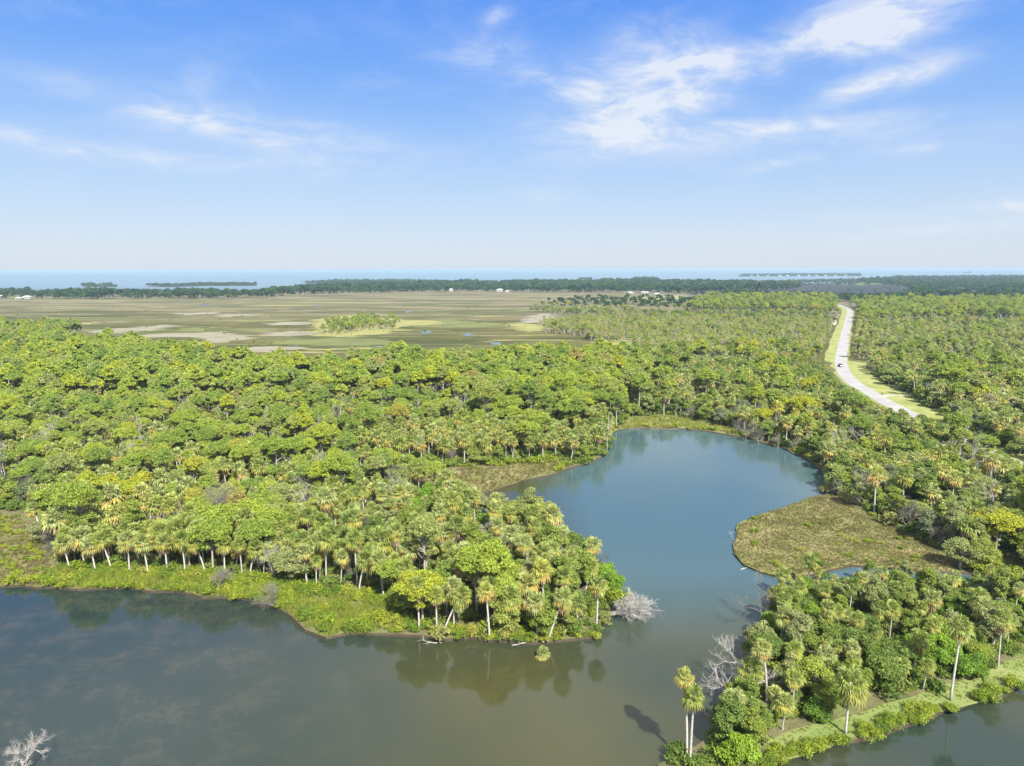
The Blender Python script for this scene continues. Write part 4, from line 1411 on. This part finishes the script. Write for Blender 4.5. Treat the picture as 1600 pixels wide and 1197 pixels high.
for i, (p, lb) in enumerate(zip(isles, ['first tiny wooded islet off the left coast', 'second tiny wooded islet off the left coast', 'low wooded bar near the left coast', 'long low wooded spit off the left coast', 'wooded point behind the left coast treeline', 'small dark wooded islet in the middle of the sea', 'long wooded island with houses near the horizon', 'farthest tiny islet at the right horizon', 'dark tree clump standing above the middle coast'])):
    big = i in (6, 8)
    far_band('islet_wood', p, [9, 9, 10, 15, 20, 10, 24, 14, 11][i], ['far_broad'], lb, 0.6 if not big else 0.9, 1.0 if not big else (1.5 if i == 6 else 1.9), 0.9, 0.6)


# ------------------------------------------------------------------ hand placed plants
def custom_palm(px, py, H, lean, label, crown=1.0, dry=1.0, seed=1, curve=0.6, group=None, z=0.3):
    p = at(px, py, 0.3)
    rg = np.random.default_rng(seed)
    tr, cr, dr = gen_palm(rg, H, 0, lean=lean, dry=dry, crown=crown, curve=curve)
    o = empty('cabbage_palm', (p.x, p.y, z), 0, 1)
    link('trunk', tr.mesh('trunk', [MT['palmbark']], True), o)
    link('crown', cr.mesh('crown', [MT['palm'], MT['palmyellow']]), o)
    if dry > 0:
        link('dead_fronds', dr.mesh('dead_fronds', [MT['palmdry']]), o)
    tag(o, label, 'palm tree', group)
    return o


custom_palm(1073, 1190, 10.2, (-0.5, 0.5), 'taller palm of the pair with tall white trunks standing in the water edge', 0.66, 0.6, 701)
custom_palm(1078, 1192, 8.6, (0.0, -0.3), 'shorter palm of the pair with tall white trunks at the spit tip', 0.80, 0.7, 702)
custom_palm(1142, 1152, 4.6, (0.1, 0.2), 'short round-headed palm between the twin palms and the thicket', 1.05, 0.8, 703)
custom_palm(1198, 1098, 7.6, (-0.9, 0.1), 'slender palm leaning left beside the bare white tree', 0.75, 0.4, 704)
custom_palm(1172, 1092, 4.2, (0, 0), 'stout palm with brown skirt below the bare white tree', 1.05, 1.5, 705)
custom_palm(1485, 1095, 10.0, (0.8, 0.6), 'lone tall palm with white trunk on the lawn by the canal', 0.95, 0.6, 706)
custom_palm(1321, 1147, 6.6, (0.2, 0.3), 'broad-headed palm at the lawn edge above the canal bank', 1.25, 1.2, 707)
custom_palm(1225, 930, 3.8, (-0.2, 0.2), 'small round palm at the mouth of the narrow channel', 0.8, 0.6, 708)
custom_palm(1262, 915, 4.6, (0.2, 0.1), 'palm standing beside the narrow channel, left of the dark pool', 0.95, 0.6, 709)
custom_palm(655, 986, 7.4, (-0.1, 0.3), 'palm with a thin white trunk at the bright grass bank', 1.0, 0.8, 710)
custom_palm(690, 994, 6.6, (3.0, 0.6), 'palm leaning strongly right over the peninsula shore', 1.0, 1.0, 711, 0.2)
custom_palm(765, 1000, 8.0, (-0.6, 0.2), 'palm with crooked pale trunk at the peninsula waterline', 0.9, 0.5, 712)
custom_palm(855, 1003, 7.0, (2.4, 0.4), 'orange-skirted palm leaning right near the little water palm', 1.0, 1.9, 713, 0.1)
custom_palm(840, 1000, 6.2, (-0.4, 0.2), 'upright palm just left of the orange-skirted leaning palm', 1.0, 1.2, 714)
custom_palm(72, 848, 7.0, (-2.6, 1.0), 'palm with white trunk leaning left over the left marsh', 0.9, 1.2, 715, 0.1)
custom_palm(848, 1024, 0.7, (0.0, 0.0), 'little round palm growing alone in the water off the peninsula', 0.68, 0.8, 716, z=-0.05)
for i, (px, py, h) in enumerate([(110, 893, 5.6), (150, 896, 5.4), (175, 893, 6.2), (203, 896, 6.6), (232, 899, 6.4), (262, 897, 6.2), (290, 899, 7.0), (322, 900, 6.6), (352, 902, 6.6), (390, 905, 6.0), (560, 930, 6.6), (600, 938, 7.2), (628, 950, 7.0)]):
    words = ['first', 'second', 'third', 'fourth', 'fifth', 'sixth', 'seventh', 'eighth', 'ninth', 'tenth', 'eleventh', 'twelfth', 'thirteenth'][i]
    custom_palm(px, py, h, (rng.normal() * .8, .3), f'{words} palm from the left in the front row with white trunks', 1.05, 1.1, 730 + i, 0.4, group='front row of palms above the south shore')


def custom_bare(name, px, py, z, label, cat='dead tree', mat='dead', **kw):
    p = at(px, py, 0.0)
    seed = kw.pop('seed', 1)
    moss = kw.pop('moss', 0)
    rg = np.random.default_rng(seed)
    g = gen_bare(rg, **kw)
    o = empty(name, (p.x, p.y, z))
    link('branches', g.mesh('branches', [MT[mat]]), o)
    tag(o, label, cat)
    return o, g


custom_bare('dead_tree', 1178, 1092, 0.2, 'bare white tree spreading its branches left over the water', seed=31, L=8.6, lean=(-0.5, 0.1, 1), levels=5, nb=4, spread=0.68, r0=0.2, upbias=0.16, trunkfrac=0.42)
custom_bare('dead_tree', 1160, 1098, 0.2, 'low bleached branches hanging left of the stout palm', seed=32, L=6.0, lean=(-1.3, 0.1, 0.9), levels=4, nb=4, spread=0.6, r0=0.14, upbias=0.05)
o1, gb = custom_bare('fallen_tree', 944, 962, 0.3, 'bleached fallen tree lying in the water off the peninsula tip', 'fallen tree', seed=41, L=7.8, lean=(1.0, -0.12, 0.10), levels=5, nb=5, spread=0.46, r0=0.24, upbias=0.0, trunkfrac=0.42)
g2 = gen_bare(np.random.default_rng(42), L=7.4, lean=(1.0, 0.35, 0.22), levels=5, nb=5, spread=0.5, r0=0.18, upbias=0.03, trunkfrac=0.42)
link('branches', g2.mesh('branches', [MT['dead']]), o1)
custom_bare('dead_tree', 40, 1222, 0.0, 'bleached branching top of a dead tree at the lower left corner', seed=51, L=5.4, lean=(-0.15, 0.2, 1), levels=5, nb=4, spread=0.62, r0=0.16, trunkfrac=0.42)
custom_bare('dead_tree', 1322, 786, 0.3, 'tall grey dead tree standing where the cape meets the wood', seed=61, L=10.5, lean=(0.02, 0, 1), levels=5, nb=4, spread=0.72, r0=0.16, mat='deadtwig', trunkfrac=0.46)
custom_bare('dead_tree', 948, 707, 0.2, 'thin white leaning snag at the mouth of the inlet', seed=71, L=13, lean=(0.05, 0, 1), levels=1, nb=3, spread=0.5, r0=0.13, trunkfrac=0.62)
custom_bare('leafless_bush', 340, 930, 0.3, 'pale grey leafless bush at the middle of the lower shore', 'bush', 'deadtwig', seed=81, L=5.6, levels=5, nb=5, spread=0.9, r0=0.1, upbias=0.25, trunkfrac=0.42)
custom_bare('leafless_bush', 437, 948, 0.3, 'pale grey bush leaning over the water at the shore bulge', 'bush', 'deadtwig', seed=82, L=6, lean=(-.5, -.2, .8), levels=5, nb=5, spread=0.8, r0=0.1, upbias=0.15, trunkfrac=0.42)
custom_bare('leafless_bush', 430, 912, 0.3, 'white bare tree behind the shore shrubs, right of the palm row', 'bush', 'dead', seed=83, L=7.6, levels=5, nb=4, spread=0.75, r0=0.12, upbias=0.25, trunkfrac=0.42)
custom_bare('leafless_bush', 90, 868, 0.3, 'grey leafless bush at the edge of the left marsh', 'bush', 'deadtwig', seed=84, L=7.2, levels=5, nb=5, spread=0.9, r0=0.12, upbias=0.25, trunkfrac=0.42)
custom_bare('leafless_bush', 345, 850, 0.3, 'large pale grey bare tree above the palm row', 'bush', 'deadtwig', seed=85, L=11.5, levels=5, nb=5, spread=0.7, r0=0.16, upbias=0.25, trunkfrac=0.45)
custom_bare('leafless_bush', 120, 835, 0.3, 'big pale grey twiggy tree above the left marsh', 'bush', 'deadtwig', seed=86, L=11, levels=5, nb=5, spread=0.7, r0=0.16, upbias=0.25, trunkfrac=0.45)
custom_bare('dead_tree', 1192, 985, 0.2, 'ragged bare tree at the upper left corner of the spit', seed=91, L=8.4, lean=(-0.05, 0, 1), levels=4, nb=4, spread=0.6, r0=0.13, mat='deadtwig')
custom_bare('dead_tree', 1147, 842, 0.05, 'small bleached branch in the water beside the cape', seed=95, L=2.6, lean=(-.6, 0, .5), levels=3, nb=3, spread=0.7, r0=0.05)
for k_, (px, py) in enumerate([(135, 700), (80, 720), (228, 735), (1165, 690), (1185, 695), (1215, 700), (1240, 706), (1150, 680)]):
    p = at(px, py)
    place_thing('grey_bush' if px > 1000 else 'dead_tree', k_, p.x, p.y, k_ * 1.3, [1, 1, 1, 1.9, 1.6, 1.8, 1.5, 1.6][k_],
                f"{['white bare snag', 'pale bare snag', 'bleached bare tree', 'pale grey brush', 'grey twiggy brush', 'lilac grey brush', 'grey brush', 'small grey brush'][k_]}, {['tallest of the left wood', 'leftmost of the left wood', 'right of the other left wood snags', 'second from left on the north shore', 'third from left on the north shore', 'fourth from left on the north shore', 'nearest the lagoon north corner', 'leftmost on the north shore'][k_]}", DESC['dead_tree' if px < 1000 else 'grey_bush'][2])
for i_, (px, py, ln) in enumerate([(690, 1004, (-1, .1, .02)), (800, 1008, (1, -.2, .05)), (1166, 887, (-.8, -.4, .1))]):
    custom_bare('fallen_log', px, py, 0.12, ['pale log lying at the waterline below the leaning palm', 'small forked log at the waterline left of the little palm', 'thin pale branch lying at the lower edge of the grassy cape'][i_], 'log', seed=101 + i_, L=4.2, lean=ln, levels=2, nb=2, spread=0.4, r0=0.12, upbias=0)
# green bush growing on the fallen tree's root
p = at(958, 948)
place_thing('shrub', 1, p.x, p.y, 0.5, 1.5, 'yellow green bush growing at the root of the bleached fallen tree', 'shrubs along the shores', 0.3, 2.2)


# ------------------------------------------------------------------ car, mailbox, houses
def make_car(px, py, rz):
    p = at(px, py, 0.47)
    o = empty('car', (p.x, p.y, 0.47), rz)
    prof = [(-2.25, 0.35), (-2.3, 0.75), (-2.15, 1.0), (-1.5, 1.08), (1.0, 1.02), (2.0, 0.88), (2.28, 0.7), (2.25, 0.35)]
    cabin = [(-1.75, 1.05), (-1.25, 1.62), (0.35, 1.66), (1.15, 1.02)]

    def prism(pf, w0, w1):
        g = Geo()
        n = len(pf)
        zs = [q[1] for q in pf]
        z0, z1 = min(zs), max(zs)
        vs = []
        for s in (-1, 1):
            for (x, z) in pf:
                ww = w0 + (w1 - w0) * (z - z0) / (z1 - z0)
                vs.append((x, s * ww, z))
        fs = [tuple(range(n)), tuple(range(2 * n - 1, n - 1, -1))]
        for i in range(n):
            j = (i + 1) % n
            fs.append((i, i + n, j + n, j))
        g.add(vs, fs)
        return g
    link('body', prism(prof, 0.92, 0.86).mesh('body', [MT['carpaint']]), o)
    c_ = link('cabin', prism(cabin, 0.80, 0.62).mesh('cabin', [MT['glassdark']]), o)
    g = Geo()
    box(g, (-0.45, 0, 1.665), (1.55, 1.2, 0.05))
    link('roof', g.mesh('roof', [MT['carpaint']]), o)
    for sx in (-1.4, 1.4):
        for sy in (-0.86, 0.86):
            g = Geo()
            tube(g, [(sx, sy - 0.11, 0.33), (sx, sy + 0.11, 0.33)], [0.33, 0.33], 14)
            wh = link('wheel', g.mesh('wheel', [MT['tyre']]), o)
            g = Geo()
            tube(g, [(sx, sy - 0.12, 0.33), (sx, sy + 0.12, 0.33)], [0.19, 0.19], 10)
            link('rim', g.mesh('rim', [MT['metal']]), wh)
    for sy in (-0.65, 0.65):
        g = Geo()
        box(g, (-2.27, sy, 0.82), (0.08, 0.3, 0.16))
        link('tail_light', g.mesh('tail_light', [MT['lampred']]), o)
        g = Geo()
        box(g, (2.22, sy, 0.74), (0.12, 0.34, 0.14))
        link('headlight', g.mesh('headlight', [MT['white']]), o)
    tag(o, 'dark car driving on the pale road between the forests', 'car')


make_car(1313, 573, R(90 - 8))
p = at(1378, 620, 0.45)
mb = empty('mailbox', (p.x, p.y, 0.4))
g = Geo()
box(g, (0, 0, 0.6), (0.14, 0.14, 1.2))
link('post', g.mesh('post', [MT['pinebark']]), mb)
g = Geo()
prof = [(-.18, 0), (.18, 0), (.18, .25), (.12, .36), (0, .41), (-.12, .36), (-.18, .25)]
n = len(prof)
g.add([(x, y_, 1.2 + z) for y_ in (-.35, .35) for (x, z) in prof], [tuple(range(n)), tuple(range(2 * n - 1, n - 1, -1))] + [(i, i + n, (i + 1) % n + n, (i + 1) % n) for i in range(n)])
link('box', g.mesh('box', [MT['tyre']]), mb)
tag(mb, 'small dark roadside box on a post by the sandy drive', 'mailbox')


def house(px, py, wd, dp, h, roofh, label, roofm='roofgrey', rz=0.0, name='house', base=2.4):
    p = at(px, py, 0.4)
    wd, dp, h, roofh, base = wd * .5, dp * .7, h * .5, roofh * .55, base * .8
    o = empty(name, (p.x, p.y, 0.4), rz)
    g = Geo()
    box(g, (0, 0, base + h / 2), (wd, dp, h))
    wl = link('wall', g.mesh('wall', [MT['white']]), o)
    g = Geo()
    for i in range(4):
        for j in (-1, 1):
            box(g, ((i - 1.5) * wd * 0.28, j * dp * 0.42, base / 2 - 0.2), (0.5, 0.5, base + 0.4))
    link('stilts', g.mesh('stilts', [MT['white']]), o)
    g = Geo()
    zz = base + h
    e = 0.8
    g.add([(-wd / 2 - e, -dp / 2 - e, zz - .05), (wd / 2 + e, -dp / 2 - e, zz - .05), (wd / 2 + e, dp / 2 + e, zz - .05), (-wd / 2 - e, dp / 2 + e, zz - .05), (-wd * .22, 0, zz + roofh), (wd * .22, 0, zz + roofh)],
          [(0, 1, 5, 4), (1, 2, 5), (2, 3, 4, 5), (3, 0, 4), (3, 2, 1, 0)])
    link('roof', g.mesh('roof', [MT[roofm]]), o)
    for i in range(3):
        g = Geo()
        box(g, ((i - 1) * wd * .28, -dp / 2 - .03, base + h * .55), (wd * .12, .12, h * .42))
        link('window', g.mesh('window', [MT['glassdark']]), wl)
    tag(o, label, 'house', 'white houses along the far coast')


for (px, py, wd, h, lb, rm) in [
    (597, 456.5, 20, 10, 'tall white house in the coast wood, leftmost of the middle three', 'white'),
    (643, 455.5, 24, 5, 'long low white house second from left in the coast wood', 'white'),
    (705, 456, 18, 9, 'white house with rounded front, right of the long low one', 'white'),
    (781, 456.5, 28, 9, 'broad pale house at the right end of the coast wood', 'roofgrey'),
    (793, 457.5, 16, 5, 'small white shed beside the broad pale house', 'white'),
    (43, 471.5, 26, 7, 'white house with dark ground floor near the left picture edge', 'roofgrey'),
    (2, 470, 16, 5, 'small white building cut by the left picture edge', 'white'),
    (30, 472, 20, 3, 'low white shed left of the house with dark ground floor', 'white'),
    (1008, 459.5, 34, 4, 'long white roofed building by the thin far road', 'white'),
    (985, 459.8, 22, 4, 'white roofed building left of the long one by the far road', 'white'),
    (1026, 461.5, 22, 3, 'low white building right of the long one by the far road', 'white'),
    (1067, 452, 60, 6, 'long white row building far behind the marsh', 'white')]:
    house(px, py, wd, 12, h, 3, lb, rm, rng.uniform(-.2, .2))
for i in range(11):
    px = 1172 + i * 15 + rng.uniform(-3, 3)
    house(px, 431.9, rng.uniform(24, 40), 16, rng.uniform(8, 12), 5, f"{['first', 'second', 'third', 'fourth', 'fifth', 'sixth', 'seventh', 'eighth', 'ninth', 'tenth', 'eleventh'][i]} tiny white house from the left on the far island", 'white' if i % 2 else 'roofgrey', rng.uniform(-.3, .3))
house(1465, 438, 50, 14, 9, 4, 'lone white house in the hazy wood at the far right', 'white')

# ------------------------------------------------------------------ haze: one closed box of even air
g = Geo()
box(g, (0, 22000, 28.0), (122000, 47000, 60.0))
m = bpy.data.materials.new('haze')
m.use_nodes = True
t = NT(m.node_tree)
pv = t.n('ShaderNodeVolumePrincipled', {'Color': (0.40, 0.56, 0.70, 1), 'Density': HAZE_DENSITY, 'Anisotropy': 0.0})
t.n('ShaderNodeOutputMaterial', {1: pv.outputs[0]})
hz = link('haze', g.mesh('haze', [m]))
tag(hz, 'thin blue sea haze over the land', kind='stuff')
print('THINGS', cnt, 'STUFF', {k: len(v_) for k, v_ in STUFF.items()}, len(items), len(items2))
